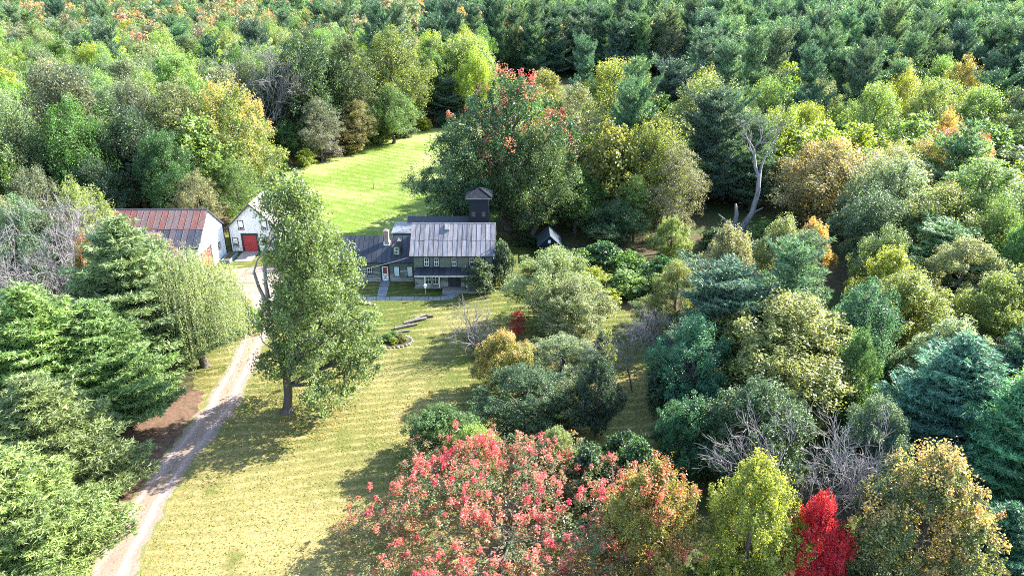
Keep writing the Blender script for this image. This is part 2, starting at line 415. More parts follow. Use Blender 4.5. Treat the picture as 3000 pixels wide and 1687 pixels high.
M_SHEDROOF = simple("blue_grey_shingle", (.028, .042, .052), (.05, .068, .08), 7, .85, (1, 1, 1), .2, .6)

# ------------------------------------------------------------------ building helpers
def lerp(a, b, t): return tuple(a[k] + (b[k] - a[k]) * t for k in range(3))
def slope(root, A, B, C, Dd, ncol, rows, mats, name="roof_panel", thick=.03, gap=.012, seed=1, lift=.02, rib=None):
    """metal sheets, one object each; A,B eave left/right, C,Dd ridge right/left"""
    rg = random.Random(seed)
    nrm = (Vector(B) - Vector(A)).cross(Vector(Dd) - Vector(A)).normalized()
    if nrm.z < 0: nrm = -nrm
    for r in range(rows):
        t0, t1 = r / rows, (r + 1) / rows
        for c in range(ncol):
            s0, s1 = c / ncol, (c + 1) / ncol; wx = gap / math.dist(A, B)
            j = rg.uniform(-.012, .012)
            q0 = t0 - (.05 / rows + j if r else j * .6); q1 = t1
            def at(s, t): return Vector(lerp(lerp(A, B, s), lerp(Dd, C, s), t))
            h0 = lift + rg.uniform(0, .02) + (.022 if r else 0.0); h1 = lift + rg.uniform(0, .01)
            a = [at(s0 + wx, q0) + nrm * h0, at(s1 - wx, q0) + nrm * (h0 + rg.uniform(-.008, .008)), at(s1 - wx, q1) + nrm * h1, at(s0 + wx, q1) + nrm * h1]
            m = mats[r % len(mats)]
            mb = MB(); mb.hexa(a, [p - nrm * thick for p in a])
            # raised seam along one edge
            e0, e1 = at(s0 + wx * .2, q0) + nrm * (h0 + .001), at(s0 + wx * .2, q1) + nrm * (h1 + .001)
            ax = (Vector(B) - Vector(A)).normalized() * (rib or .022)
            up = nrm * .035
            mb.hexa([e0, e0 + ax, e0 + ax + up, e0 + up], [e1, e1 + ax, e1 + ax + up, e1 + up])
            mb.build(name, m, root)
def window_y(root, x0, x1, z0, z1, y, cols=2, rows=2, frame=M_TRIMW, casing=M_BLACK, blind=False, cw=.14, sash=.055):
    """window in a wall facing -y"""
    w = MB()
    w.box(x0 - cw, x1 + cw, y - .05, y, z1, z1 + cw); w.box(x0 - cw, x1 + cw, y - .07, y, z0 - cw * .8, z0)
    w.box(x0 - cw, x0, y - .045, y, z0, z1); w.box(x1, x1 + cw, y - .045, y, z0, z1)
    win = w.build("window", casing, root)
    MB().box(x0, x1, y - .012, y - .002, z0, z1).build("pane", M_BLIND if blind else M_GLASS, win)
    f = MB(); t = sash
    f.box(x0, x1, y - .04, y - .014, z0, z0 + t); f.box(x0, x1, y - .04, y - .014, z1 - t, z1)
    f.box(x0, x0 + t, y - .038, y - .014, z0 + t, z1 - t); f.box(x1 - t, x1, y - .038, y - .014, z0 + t, z1 - t)
    zm = (z0 + z1) / 2; f.box(x0 + t, x1 - t, y - .037, y - .014, zm - t / 2, zm + t / 2)
    f.build("sash", frame, win)
    b = MB()
    for c in range(1, cols):
        xx = x0 + (x1 - x0) * c / cols
        b.box(xx - .017, xx + .017, y - .03, y - .0145, z0 + t, zm - t/2); b.box(xx - .017, xx + .017, y - .03, y - .0145, zm + t/2, z1 - t)
    for r in range(1, rows):
        for lo, hi in ((z0 + t, zm - t/2), (zm + t/2, z1 - t)):
            if rows > 2:
                zz = lo + (hi - lo) * .5; b.box(x0 + t, x1 - t, y - .029, y - .0147, zz - .015, zz + .015)
    if b.v: b.build("muntin", frame, win)
    return win
def window_x(root, y0, y1, z0, z1, x, casing=M_BLACK, pane=M_GLASS, cw=.12):
    """window in a wall facing +x"""
    w = MB(); w.box(x, x + .05, y0 - cw, y1 + cw, z1, z1 + cw); w.box(x, x + .06, y0 - cw, y1 + cw, z0 - cw, z0)
    w.box(x, x + .045, y0 - cw, y0, z0, z1); w.box(x, x + .045, y1, y1 + cw, z0, z1)
    win = w.build("window", casing, root)
    MB().box(x + .002, x + .012, y0, y1, z0, z1).build("pane", pane, win)
    f = MB(); zm = (z0 + z1) / 2; ym = (y0 + y1) / 2
    f.box(x + .014, x + .04, y0, y1, z0, z0 + .05); f.box(x + .014, x + .04, y0, y1, z1 - .05, z1); f.box(x + .014, x + .038, y0, y1, zm - .03, zm + .03)
    f.box(x + .014, x + .037, y0, y0 + .05, z0 + .05, z1 - .05); f.box(x + .014, x + .037, y1 - .05, y1, z0 + .05, z1 - .05); f.box(x + .014, x + .036, ym - .018, ym + .018, z0 + .05, z1 - .05)
    f.build("sash", M_TRIMW, win)
def gable_walls(root, x0, x1, y0, y1, z0, ze, zr, axis, mat, name="wall"):
    """closed wall body with gables; axis 'x': ridge along x"""
    if axis == 'x':
        ym = (y0 + y1) / 2; prof = [(x0, y0, z0), (x0, y1, z0), (x0, y1, ze), (x0, ym, zr), (x0, y0, ze)]
        return MB().prism(prof, (x1 - x0, 0, 0)).build(name, mat, root)
    xm = (x0 + x1) / 2; prof = [(x0, y0, z0), (x1, y0, z0), (x1, y0, ze), (xm, y0, zr), (x0, y0, ze)]
    return MB().prism(prof, (0, y1 - y0, 0)).build(name, mat, root)

# ------------------------------------------------------------------ the farmhouse
HX0, HX1, HY0, HY1, HE, HR = -13.15, -2.55, 89.5, 97.1, 5.15, 8.0
H = empty("farmhouse", ((HX0 + HX1) / 2, HY0, 0), "grey green clapboard farmhouse with pale metal roof, low left wing and tower", "house")
MB().box(HX0 + .04, HX1 - .04, HY0 + .04, HY1 - .04, -.2, .32).build("foundation", M_ROCK, H)
gable_walls(H, HX0, HX1, HY0, HY1, .32, HE - .02, HR - .12, 'x', M_GREY)
# corner boards, frieze
for x in (HX0 - .02, HX1 - .13):
    MB().box(x, x + .15, HY0 - .025, HY0 + .15, .32, HE - .3).build("corner_board", M_BLACK, H)
MB().box(HX0, HX1, HY0 - .03, HY0, HE - .3, HE - .05).build("frieze_board", M_BLACK, H)
ov = .38; dz = (HR - HE) / ((HY1 - HY0) / 2)
eL, eR, ym = HX0 - .35, HX1 + .35, (HY0 + HY1) / 2
A, B = (eL, HY0 - ov, HE - dz * ov), (eR, HY0 - ov, HE - dz * ov); C_, D_ = (eR, ym, HR), (eL, ym, HR)
MB().hexa([A, B, C_, D_], [tuple(p[k] - (.14 if k == 2 else 0) for k in range(3)) for p in (A, B, C_, D_)]).build("roof_deck", M_BLACK, H)
slope(H, A, B, C_, D_, 18, 2, [M_ROOFMAIN], seed=3)
A2, B2 = (eR, HY1 + ov, HE - dz * ov), (eL, HY1 + ov, HE - dz * ov)
MB().hexa([A2, B2, D_, C_], [tuple(p[k] - (.14 if k == 2 else 0) for k in range(3)) for p in (A2, B2, D_, C_)]).build("roof_deck", M_ROOFMAIN, H)
MB().prism([(eL, ym - .12, HR - .02), (eL, ym, HR + .09), (eL, ym + .12, HR - .02)], (eR - eL, 0, 0)).build("ridge_cap", M_ROOFMAIN, H)
q = on_y(zoomA(1258, 548), 92.6)
MB().prism([(q[0]-.33, 92.2, 7.25), (q[0]-.33, 93.1, 7.95), (q[0]-.33, 92.95, 8.02), (q[0]-.33, 92.2, 7.52)], (.66, 0, 0)).build("roof_hatch", M_ROOFMAIN, H)
# upper windows
for zx in (1027, 1137, 1335, 1535, 1640):
    a = on_y(zoomA(zx - 27, 893), HY0); b = on_y(zoomA(zx + 27, 982), HY0)
    window_y(H, a[0], b[0], b[2], a[2], HY0)
# ground floor: box bay with two windows, recessed double door
a = on_y(zoomA(1000, 1080), HY0 - .55); b = on_y(zoomA(1180, 1240), HY0 - .55)
bx0, bx1 = a[0], b[0]
bay = MB().box(bx0, bx1, HY0 - .55, HY0, .45, 2.75).build("bay", M_GREY, H)
MB().box(bx0 - .1, bx1 + .1, HY0 - .64, HY0, .33, .45).build("bay_sill", M_PLANK, bay)
for x in (bx0 - .015, bx1 - .1): MB().box(x, x + .115, HY0 - .57, HY0 - .44, .452, 2.7).build("corner_board", M_TRIMW, bay)
bw = (bx1 - bx0 - .3) / 2
for k in range(2):
    x = bx0 + .1 + k * (bw + .1); window_y(H, x + .04, x + bw - .04, .98, 2.28, HY0 - .552, 2, 2, cw=.05)
a = on_y(zoomA(1278, 1092), HY0); b = on_y(zoomA(1403, 1220), HY0)
dr = MB().box(a[0] - .12, a[0], HY0 - .05, HY0, .35, 2.3).box(b[0], b[0] + .12, HY0 - .05, HY0, .35, 2.3).box(a[0] - .12, b[0] + .12, HY0 - .055, HY0, 2.3, 2.45).build("entrance", M_BLACK, H)
for k in range(2):
    w_ = (b[0] - a[0]) / 2
    dl = MB().box(a[0] + k * w_ + .015, a[0] + (k + 1) * w_ - .015, HY0 - .03, HY0 - .003, .36, 2.29).build("door", M_BLACK, dr)
    MB().box(a[0] + k * w_ + .12, a[0] + (k + 1) * w_ - .12, HY0 - .036, HY0 - .031, 1.1, 2.15).build("pane", M_GLASS, dr)
# porch floor, steps, roof, posts
pf = HY0 - 1.55; px0 = on_y(zoomA(900, 1080), pf)[0]; px1 = HX1 - .2
MB().box(bx1 + .35, px1, pf, HY0 - .02, .05, .34).build("porch_floor", M_PLANK, H)
MB().box(b[0] - 2.2, b[0] + .4, pf - .35, pf - .005, .02, .18).build("step", M_STONE, H)
for x in (-6.05, px1 - .25):
    MB().box(x, x + .14, pf + .05, pf + .19, .34 if x > -10 else .05, 2.66).build("post", M_TRIMW if x > -10 else M_GREY, H)
slope(H, (px0 - .1, pf - .2, 2.66), (px1 + .1, pf - .2, 2.66), (px1 + .1, HY0 - .03, 3.16), (px0 - .1, HY0 - .03, 3.16), 13, 1, [M_ROOFDARK], "porch_roof_panel", seed=8)
MB().box(px0 - .1, px1 + .1, pf - .17, pf - .05, 2.5, 2.64).build("porch_beam", M_TRIMW, H)
# low left wing
LX0, LX1, LY0, LY1, LE, LR = -23.4, HX0, 92.0, 99.0, 3.2, 5.45
wing = MB().prism([(LX0, LY0, .0), (LX0, LY1, .0), (LX0, LY1, LE), (LX0, (LY0+LY1)/2, LR - .1), (LX0, LY0, LE)], (LX1 - LX0 - .005, 0, 0)).build("wing_wall", M_GREY, H)
wm = (LY0 + LY1) / 2; dw = (LR - LE) / (wm - LY0); ow = .4
A, B, C_, D_ = (LX0 - .3, LY0 - ow, LE - dw*ow), (LX1 - .01, LY0 - ow, LE - dw*ow), (LX1 - .01, wm, LR), (LX0 - .3, wm, LR)
MB().hexa([A, B, C_, D_], [tuple(p[k] - (.12 if k == 2 else 0) for k in range(3)) for p in (A, B, C_, D_)]).build("roof_deck", M_BLACK, H)
slope(H, A, B, C_, D_, 16, 1, [M_ROOFDARK], "wing_roof_panel", seed=11)
A2, B2 = (LX1 - .01, LY1 + ow, LE - dw*ow), (LX0 - .3, LY1 + ow, LE - dw*ow)
MB().hexa([A2, B2, D_, C_], [tuple(p[k] - (.12 if k == 2 else 0) for k in range(3)) for p in (A2, B2, D_, C_)]).build("roof_deck", M_ROOFDARK, H)
MB().box(LX0, LX1 - .03, LY0 - .03, LY0, LE - .32, LE - .1).build("frieze_board", M_BLACK, H)
for zx, zy0, zy1, bl in ((695, 993, 1093, True), (842, 993, 1093, True), (394, 1000, 1100, False), (258, 1005, 1100, False)):
    a = on_y(zoomA(zx - 29, zy0), LY0); b = on_y(zoomA(zx + 29, zy1), LY0)
    window_y(H, a[0], b[0], b[2], a[2], LY0, 1 if bl else 2, 2, blind=bl, cw=.1)
# half-glazed white door with crossed braces
a = on_y(zoomA(527, 990), LY0); b = on_y(zoomA(606, 1140), LY0)
fr = MB().box(a[0] - .2, a[0], LY0 - .06, LY0, .12, LE - .35).box(b[0], b[0] + .2, LY0 - .06, LY0, .12, LE - .35).box(a[0], b[0], LY0 - .055, LY0, a[2], LE - .35).build("door_casing", M_BLACK, H)
dx0, dx1, dz0, dz1 = a[0], b[0], .16, a[2]
door = MB().box(dx0, dx1, LY0 - .04, LY0 - .003, dz0, dz1).build("door", M_TRIMW, H)
zc = dz0 + (dz1 - dz0) * .45
MB().box(dx0 + .13, dx1 - .13, LY0 - .046, LY0 - .041, zc + .1, dz1 - .12).build("door_panel", M_BROWNPANE, door)
xb = MB()
for (p0, p1) in (((dx0 + .12, dz0 + .1), (dx1 - .12, zc)), ((dx1 - .12, dz0 + .1), (dx0 + .12, zc))):
    d = Vector((p1[0]-p0[0], 0, p1[1]-p0[1])).normalized(); n_ = Vector((-d.z, 0, d.x)) * .035
    y0_, y1_ = LY0 - .052 - (.003 if p0[0] > p1[0] else 0), LY0 - .041
    ring = [Vector((p0[0], 0, p0[1])) - n_, Vector((p0[0], 0, p0[1])) + n_, Vector((p1[0], 0, p1[1])) + n_, Vector((p1[0], 0, p1[1])) - n_]
    xb.hexa([(v.x, y0_, v.z) for v in ring], [(v.x, y1_, v.z) for v in ring])
xb.build("cross_brace", M_BLACK, door)
MB().box(dx0 - .2, dx1 + .2, LY0 - .45, LY0 - .07, .0, .12).build("doorstep", M_STONE, H)
# chimney on the wing roof, white flashing, antenna
cx = on_y(zoomA(580, 640), 94.4)[0]
ch = MB().box(cx - .3, cx + .3, 94.1, 94.75, 4.3, 6.55).build("chimney", M_BRICKC, H)
MB().box(cx - .36, cx + .36, 94.04, 94.81, 6.45, 6.6).build("chimney_cap", M_BRICKC, ch)
MB().box(cx - .16, cx + .16, 94.25, 94.6, 6.602, 6.75).build("flue", M_STONE, ch)
zf = LE + dw * (94.02 - LY0)
MB().box(cx - .42, cx + .42, 94.0, 94.09, zf - .12, zf + .16).box(cx - .42, cx - .305, 94.1, 94.76, zf, zf + .52).box(cx + .305, cx + .42, 94.1, 94.76, zf, zf + .52).build("flashing", M_TRIMW, ch)
# dormer
q0 = on_y(zoomA(658, 893), 92.7); q1 = on_y(zoomA(738, 893), 92.7)
xm = (q0[0] + q1[0]) / 2; hw = .5
zb = LE + dw * (92.75 - LY0)
dm = MB().prism([(xm - hw, 92.7, zb - .1), (xm + hw, 92.7, zb - .1), (xm + hw, 92.7, zb + 1.15), (xm, 92.7, zb + 1.6), (xm - hw, 92.7, zb + 1.15)], (0, 2.2, 0)).build("dormer", M_GREY, H)
for sgn in (-1, 1):
    e = (xm + sgn * (hw + .14), zb + 1.03); r_ = (xm, zb + 1.68)
    MB().hexa([(e[0], 92.55, e[1]), (r_[0], 92.55, r_[1]), (r_[0], 92.55, r_[1] - .07), (e[0], 92.55, e[1] - .07)], [(e[0], 95.0, e[1]), (r_[0], 95.0, r_[1]), (r_[0], 95.0, r_[1] - .07), (e[0], 95.0, e[1] - .07)]).build("dormer_roof", M_ROOFDARK, dm)
window_y(H, xm - .27, xm + .27, zb + .08, zb + 1.05, 92.699, 3, 3, casing=M_GREY, cw=.08)
# small flat grey roof behind the wing and the dark rear ell
q0 = on_y(zoomA(662, 640), 97.0)
rear = MB().box(q0[0], HX0 - .02, 96.3, 100.2, 0, 5.5).build("rear_shed_wall", M_GREY, H)
MB().hexa([(q0[0] - .2, 96.1, 5.52), (HX0 - .02, 96.1, 5.52), (HX0 - .02, 100.4, 5.72), (q0[0] - .2, 100.4, 5.72)], [(q0[0] - .2, 96.1, 5.62), (HX0 - .02, 96.1, 5.62), (HX0 - .02, 100.4, 5.82), (q0[0] - .2, 100.4, 5.82)]).build("flat_roof", M_METAL, H)
ex0 = on_y(zoomA(822, 470), 101)[0]
gable_walls(H, ex0 + .2, -6.2, 97.9, 104.3, 0, 4.4, 6.25, 'x', M_TOWER, "ell_wall")
for sg in (-1, 1):
    yo = 101.1 + sg * 3.55; ze_ = 6.35 - 3.55 * .58
    MB().hexa([(ex0, yo, ze_), (-6.0, yo, ze_), (-6.0, 101.1, 6.35), (ex0, 101.1, 6.35)], [(ex0, yo, ze_ + .08), (-6.0, yo, ze_ + .08), (-6.0, 101.1, 6.43), (ex0, 101.1, 6.43)]).build("ell_roof", M_ROOFDARK, H)
# tower
t0, t1 = on_y(zoomA(1502, 300), 98.2)[0], on_y(zoomA(1724, 300), 98.2)[0]
tw = t1 - t0; ty0 = 98.2; ty1 = ty0 + tw
tower = MB().hexa([(t0 - .06, ty0 - .06, 0), (t1 + .06, ty0 - .06, 0), (t1 + .06, ty1 + .06, 0), (t0 - .06, ty1 + .06, 0)], [(t0 + .04, ty0 + .04, 10), (t1 - .04, ty0 + .04, 10), (t1 - .04, ty1 - .04, 10), (t0 + .04, ty1 - .04, 10)]).build("tower", M_TOWER, H)
MB().box(t0 - .42, t1 + .42, ty0 - .42, ty1 + .42, 9.96, 10.14).build("tower_cornice", M_STONE, tower)
cxm, cym = (t0 + t1) / 2, (ty0 + ty1) / 2; tr = MB(); ap = (cxm, cym, 11.1)
ring = [(t0 - .5, ty0 - .5, 10.14), (t1 + .5, ty0 - .5, 10.14), (t1 + .5, ty1 + .5, 10.14), (t0 - .5, ty1 + .5, 10.14)]
for k in range(4): tr.poly([ring[k], ring[(k+1) % 4], ap])
tr.poly(ring[::-1]); tr.build("tower_roof", M_SHINGLE, tower)
for k in range(4):
    MB().tube([Vector(ring[k]) + Vector((0, 0, .05)), Vector(ap) + Vector((0, 0, .05))], [.06, .06], 4).build("hip_cap", M_TOWER, tower)
for k in range(2):
    x = t0 + .35 + k * 1.45; window_y(H, x, x + .5, 7.3, 8.0, ty0 - .01, 1, 2, frame=M_TOWER, cw=.06)
at_ = empty("antenna", (cx + .12, 96.2, 5.3), "thin rooftop television antenna rising behind the brick chimney", "antenna")
MB().tube([(cx + .12, 96.2, 5.0), (cx + .12, 96.2, 8.3)], [.025, .02], 5).build("mast", M_METAL, at_)
MB().tube([(cx - .6, 96.2, 8.2), (cx + .85, 96.0, 8.25)], [.015, .015], 4).build("boom", M_METAL, at_)
for k in range(5):
    x = cx - .5 + k * .3; MB().tube([(x, 95.75, 8.22), (x, 96.6, 8.22)], [.01, .01], 4).build("element", M_METAL, at_)

# ------------------------------------------------------------------ walk, lamp, cable
wk = empty("stone_walk", (-13, 86, 0)); wk["kind"] = "structure"
def slab(pts): MB().prism([(p[0], p[1], .0) for p in pts], (0, 0, .05)).build("slab", M_STONE, wk)
def zA(zx, zy): return D(*zoomA(zx, zy))[:2]
for (y0, y1) in ((1165, 1208), (1212, 1262), (1266, 1322)):
    def xl(y): return 514 - (y - 1165) * .24
    def xr(y): return 618 - (y - 1165) * .26
    slab([zA(xl(y1), y1), zA(xr(y1), y1), zA(xr(y0), y0), zA(xl(y0), y0)])
xs = [250, 330, 462, 470, 610, 618, 750, 890, 897, 1040, 1052, 1190]
for a0, a1 in ((250, 355), (360, 462), (468, 612), (617, 750), (755, 892), (897, 1045), (1050, 1180)):
    slab([zA(a0, 1370), zA(a1, 1368), zA(a1 + 2, 1327), zA(a0 + 4, 1327)])
slab([zA(1185, 1367), zA(1290, 1358), zA(1250, 1312), zA(1187, 1327)])
slab([zA(1294, 1357), zA(1368, 1325), zA(1300, 1280), zA(1254, 1311)])
slab([zA(1371, 1322), zA(1402, 1268), zA(1290, 1262), zA(1303, 1279)])
lx, ly = D(1071, 751)[:2]
lp = empty("lamp_post", (lx, ly, 0), "slim black lamp post with white lantern at the front walk", "lamp post")
MB().tube([(lx, ly, 0), (lx, ly, 1.55)], [.05, .04], 8).build("pole", M_LAMP, lp)
ln = MB().hexa([(lx-.1, ly-.1, 1.6), (lx+.1, ly-.1, 1.6), (lx+.1, ly+.1, 1.6), (lx-.1, ly+.1, 1.6)], [(lx-.15, ly-.15, 1.98), (lx+.15, ly-.15, 1.98), (lx+.15, ly+.15, 1.98), (lx-.15, ly+.15, 1.98)]).build("lantern", M_TRIMW, lp)
MB().box(lx - .11, lx + .11, ly - .11, ly + .11, 1.55, 1.6).build("lantern_base", M_LAMP, lp)
cp = MB()
for k in range(4):
    r4 = [(lx-.19, ly-.19, 1.98), (lx+.19, ly-.19, 1.98), (lx+.19, ly+.19, 1.98), (lx-.19, ly+.19, 1.98)]; cp.poly([r4[k], r4[(k+1) % 4], (lx, ly, 2.2)])
cp.poly([(lx-.19, ly-.19, 1.98), (lx-.19, ly+.19, 1.98), (lx+.19, ly+.19, 1.98), (lx+.19, ly-.19, 1.98)]); cp.build("lantern_cap", M_TRIMW, lp)
P0, P1 = Vector((HX0 - .05, 89.35, 4.75)), Vector((-38, 75, 7.4)); cpts = []
for k in range(25):
    t = k / 24; p = P0.lerp(P1, t); p.z -= 2.9 * 4 * t * (1 - t) * .5; cpts.append(p)
cb = MB().tube([tuple(p) for p in cpts], [.035] * 25, 5).build("service_cable", M_LAMP)
tag(cb, "dark service cable sagging from the farmhouse corner towards the driveway", "cable")
pl = empty("utility_pole", (-38, 75, 0), "wooden utility pole hidden among trees left of the driveway", "pole")
MB().tube([(-38, 75, 0), (-38, 75, 8)], [.15, .1], 8).build("shaft", BARK, pl)
MB().box(-38.7, -37.3, 74.76, 74.84, 7.5, 7.62).build("crossarm", BARK, pl)

# ------------------------------------------------------------------ the long barn
BX0, BX1, BY0, BY1, BE, BR = -70.5, -43.0, 93.15, 102.55, 4.85, 8.5
BN = empty("long_barn", ((BX0 + BX1) / 2, BY0, 0), "long white barn with rusty red and black metal roof behind the willow", "barn")
gable_walls(BN, BX0, BX1, BY0, BY1, 0, BE, BR - .12, 'x', M_WHITE)
bm_ = (BY0 + BY1) / 2; db = (BR - BE) / (bm_ - BY0); ob = .35
A, B, C_, D_ = (BX0 - .3, BY0 - ob, BE - db*ob), (BX1 + .28, BY0 - ob, BE - db*ob), (BX1 + .28, bm_, BR), (BX0 - .3, bm_, BR)
A2, B2 = (BX1 + .28, BY1 + ob, BE - db*ob), (BX0 - .3, BY1 + ob, BE - db*ob)
def low(ps, d=.15): return [tuple(p[k] - (d if k == 2 else 0) for k in range(3)) for p in ps]
MB().hexa([A, B, C_, D_], low((A, B, C_, D_))).build("roof_deck", M_BLACK, BN)
slope(BN, A, B, C_, D_, 32, 2, [M_ROOFRUST2, M_ROOFRUST], seed=21, rib=.05)
MB().hexa([A2, B2, D_, C_], low((A2, B2, D_, C_))).build("roof_deck", M_ROOFRUST2, BN)
MB().prism([(BX0 - .3, bm_ - .14, BR - .02), (BX0 - .3, bm_, BR + .1), (BX0 - .3, bm_ + .14, BR - .02)], (BX1 - BX0 + .58, 0, 0)).build("ridge_cap", M_ROOFRUST2, BN)
# gable end facing the yard
def onb(zx, zy): return on_x(zoomB(zx, zy), BX1)
d0 = onb(1330, 870); d1 = onb(1455, 1050)
y0_, y1_ = 94.3, 97.55
MB().box(BX1 + .003, BX1 + .03, y0_ + 1.4, y1_, .05, 3.2).build("doorway_shade", M_BLACK, BN)  # black sheet on the wall, standing in for the shaded barn interior
bd = MB().box(BX1 + .05, BX1 + .1, y0_ - .55, y1_ - .75, .08, 3.25).build("sliding_door", M_REDDOOR, BN)
MB().box(BX1 + .02, BX1 + .14, y0_ - 1.0, y1_ + .1, 3.27, 3.4).build("door_track", M_BLACK, BN)
MB().box(BX1 + .1, BX1 + .16, y1_ - .45, y1_ - .1, 3.42, 3.6).build("yard_light", M_PLANTER, BN)
for (ya, yb, za, zb_) in ((94.45, 95.1, 4.2, 5.3), (96.9, 97.25, 5.9, 6.8), (99.9, 100.6, 1.75, 2.6)):
    window_x(BN, ya, yb, za, zb_, BX1)
MB().box(BX1 + .002, BX1 + .06, BY1 - .16, BY1 + .02, 0, BE).build("corner_board", M_BLACK, BN)
sg = on_x(zoomB(572, 428), -60)
MB().prism([(-60.5, bm_, BR + .1), (-59.5, bm_, BR + .1), (-60, bm_, BR + .55)], (0, .2, 0)).build("ridge_vent", M_TRIMW, BN)

# ------------------------------------------------------------------ the carriage house
KX0, KX1, KY0, KY1, KE, KR = -42.45, -34.95, 103.0, 111.2, 4.15, 7.75
K = empty("carriage_house", ((KX0 + KX1) / 2, KY0, 0), "white gabled carriage house with red door and black window trim", "barn")
gable_walls(K, KX0, KX1, KY0, KY1, .25, KE, KR - .1, 'y', M_WHITE)
MB().box(KX0 + .05, KX1 - .05, KY0 + .05, KY1 - .05, -.1, .25).build("foundation", M_BLACK, K)
kx = (KX0 + KX1) / 2; dk = (KR - KE) / (kx - KX0); ok = .35
for sgn, nm in ((1, "roof_panel"), (-1, "roof_panel")):
    ex = kx + sgn * (kx - KX0 + ok); ez = KE - dk * ok
    A, B = (ex, KY0 - .45, ez), (ex, KY1 + .3, ez); C_, D_ = (kx, KY1 + .3, KR), (kx, KY0 - .45, KR)
    MB().hexa([A, B, C_, D_], low((A, B, C_, D_), .16)).build("roof_deck", M_BLACK, K)
    slope(K, A, B, C_, D_, 9, 2, [M_ROOFBROWN], seed=31 + sgn, rib=.03)
    bdz = MB(); bdz.hexa([(ex, KY0 - .47, ez - .2), (kx, KY0 - .47, KR - .2), (kx, KY0 - .47, KR + .0), (ex, KY0 - .47, ez + .0)], [(ex, KY0 - .455, ez - .2), (kx, KY0 - .455, KR - .2), (kx, KY0 - .455, KR), (ex, KY0 - .455, ez)]); bdz.build("barge_board", M_BLACK, K)
for x in (KX0 - .02, KX1 - .16): MB().box(x, x + .18, KY0 - .03, KY0 + .16, .25, KE - .15).build("corner_board", M_BLACK, K)
def onk(zx, zy): return on_y(zoomB(zx, zy), KY0)
for (xa, xb_, ya, yb, cc_, bl) in ((1704, 1768, 558, 652, 1, 'up'), (1962, 2030, 558, 652, 1, 'up'), (1648, 1713, 752, 848, 3, 'low'), (2052, 2110, 745, 840, 3, 'low')):
    a, b = onk(xa, ya), onk(xb_, yb)
    wn_ = window_y(K, a[0], b[0], b[2], a[2], KY0, cc_, 3 if cc_ == 3 else 2, cw=.11)
    MB().box(a[0] + .06, b[0] - .06, KY0 - .0135, KY0 - .0125, (a[2] + b[2]) / 2 + .03 if bl == 'low' else b[2] + .35, a[2] - .06).build("blind", M_TRIMW, wn_)
a, b = onk(1760, 725), onk(1935, 905)
dc = MB().box(a[0] - .28, a[0], KY0 - .08, KY0, .25, 3.1).box(b[0], b[0] + .28, KY0 - .08, KY0, .25, 3.1).box(a[0], b[0], KY0 - .085, KY0, 2.75, 3.1).build("door_frame", M_BLACK, K)
for k in range(2):
    w_ = (b[0] - a[0]) / 2; rd = MB().box(a[0] + k*w_ + .01, a[0] + (k+1)*w_ - .01, KY0 - .05, KY0 - .003, .27, 2.74).build("door", M_REDDOOR, dc)
    for zz in (.55, 1.45, 2.35): MB().box(a[0] + k*w_ + .05, a[0] + (k+1)*w_ - .05, KY0 - .065, KY0 - .051, zz, zz + .12).build("batten", M_REDDOOR, dc)
# plank ramp
rp = empty("plank_ramp", ((a[0] + b[0]) / 2, KY0 - 2, 0), "weathered grey plank ramp leading up to the red carriage house door", "ramp")
npk = 9
for k in range(npk):
    t = k / npk; y1p = KY0 - .12 - t * 3.6; y0p = y1p - 3.6 / npk + .03; z = .27 - t * .2
    MB().box(a[0] - .25 - .1 * t + prng.uniform(-.06, .06), b[0] + .12 + prng.uniform(-.06, .06), y0p, y1p, z - .05 + prng.uniform(0, .01), z + prng.uniform(0, .012)).build("plank", M_PLANK, rp)
for x in (a[0] - .05, b[0] - .05): MB().prism([(x, KY0 - 3.7, 0), (x, KY0 - .13, 0), (x, KY0 - .13, .2), (x, KY0 - 3.7, .02)], (.1, 0, 0)).build("stringer", M_PLANK, rp)
# planter trough beside the barn
q0 = D(*zoomB(1525, 1015)); q1 = D(*zoomB(1650, 930))
pt = empty("planter", (-41.7, 100.3, 0), "blue green wooden planter trough against the barn's shaded end", "planter")
MB().box(-42.4, -41.2, 98.6, 98.68, 0, .5).box(-42.4, -41.2, 101.9, 101.98, 0, .5).box(-42.4, -42.32, 98.68, 101.9, 0, .5).box(-41.28, -41.2, 98.68, 101.9, 0, .5).build("trough", M_PLANTER, pt)
MB().box(-42.31, -41.29, 98.69, 101.89, .02, .42).build("soil", M_FLOOR, pt)

# ------------------------------------------------------------------ small shed among the trees
sx0, sx1, sy0, sy1 = 3.9, 7.3, 101.0, 105.4
S = empty("garden_shed", ((sx0 + sx1) / 2, sy0, 0), "small weathered shed with blue grey gable roof among trees right of the house", "shed")
gable_walls(S, sx0 + .2, sx1 - .2, sy0, sy1, 0, 1.9, 3.35, 'y', M_TOWER)
sxm = (sx0 + sx1) / 2
for sgn in (-1, 1):
    ex = sxm + sgn * 1.85; ez = 3.5 - 1.85 * .95
    for k in range(4):
        y0s = sy0 - .25 + k * 1.22; MB().hexa([(ex, y0s, ez), (sxm, y0s, 3.5), (sxm, y0s, 3.42), (ex, y0s, ez - .08)], [(ex, y0s + 1.2, ez), (sxm, y0s + 1.2, 3.5), (sxm, y0s + 1.2, 3.42), (ex, y0s + 1.2, ez - .08)]).build("roof_panel", M_SHEDROOF, S)
MB().box(sxm - .28, sxm + .12, sy0 - .03, sy0 - .005, 2.3, 2.75).build("white_board", M_TRIMW, S)

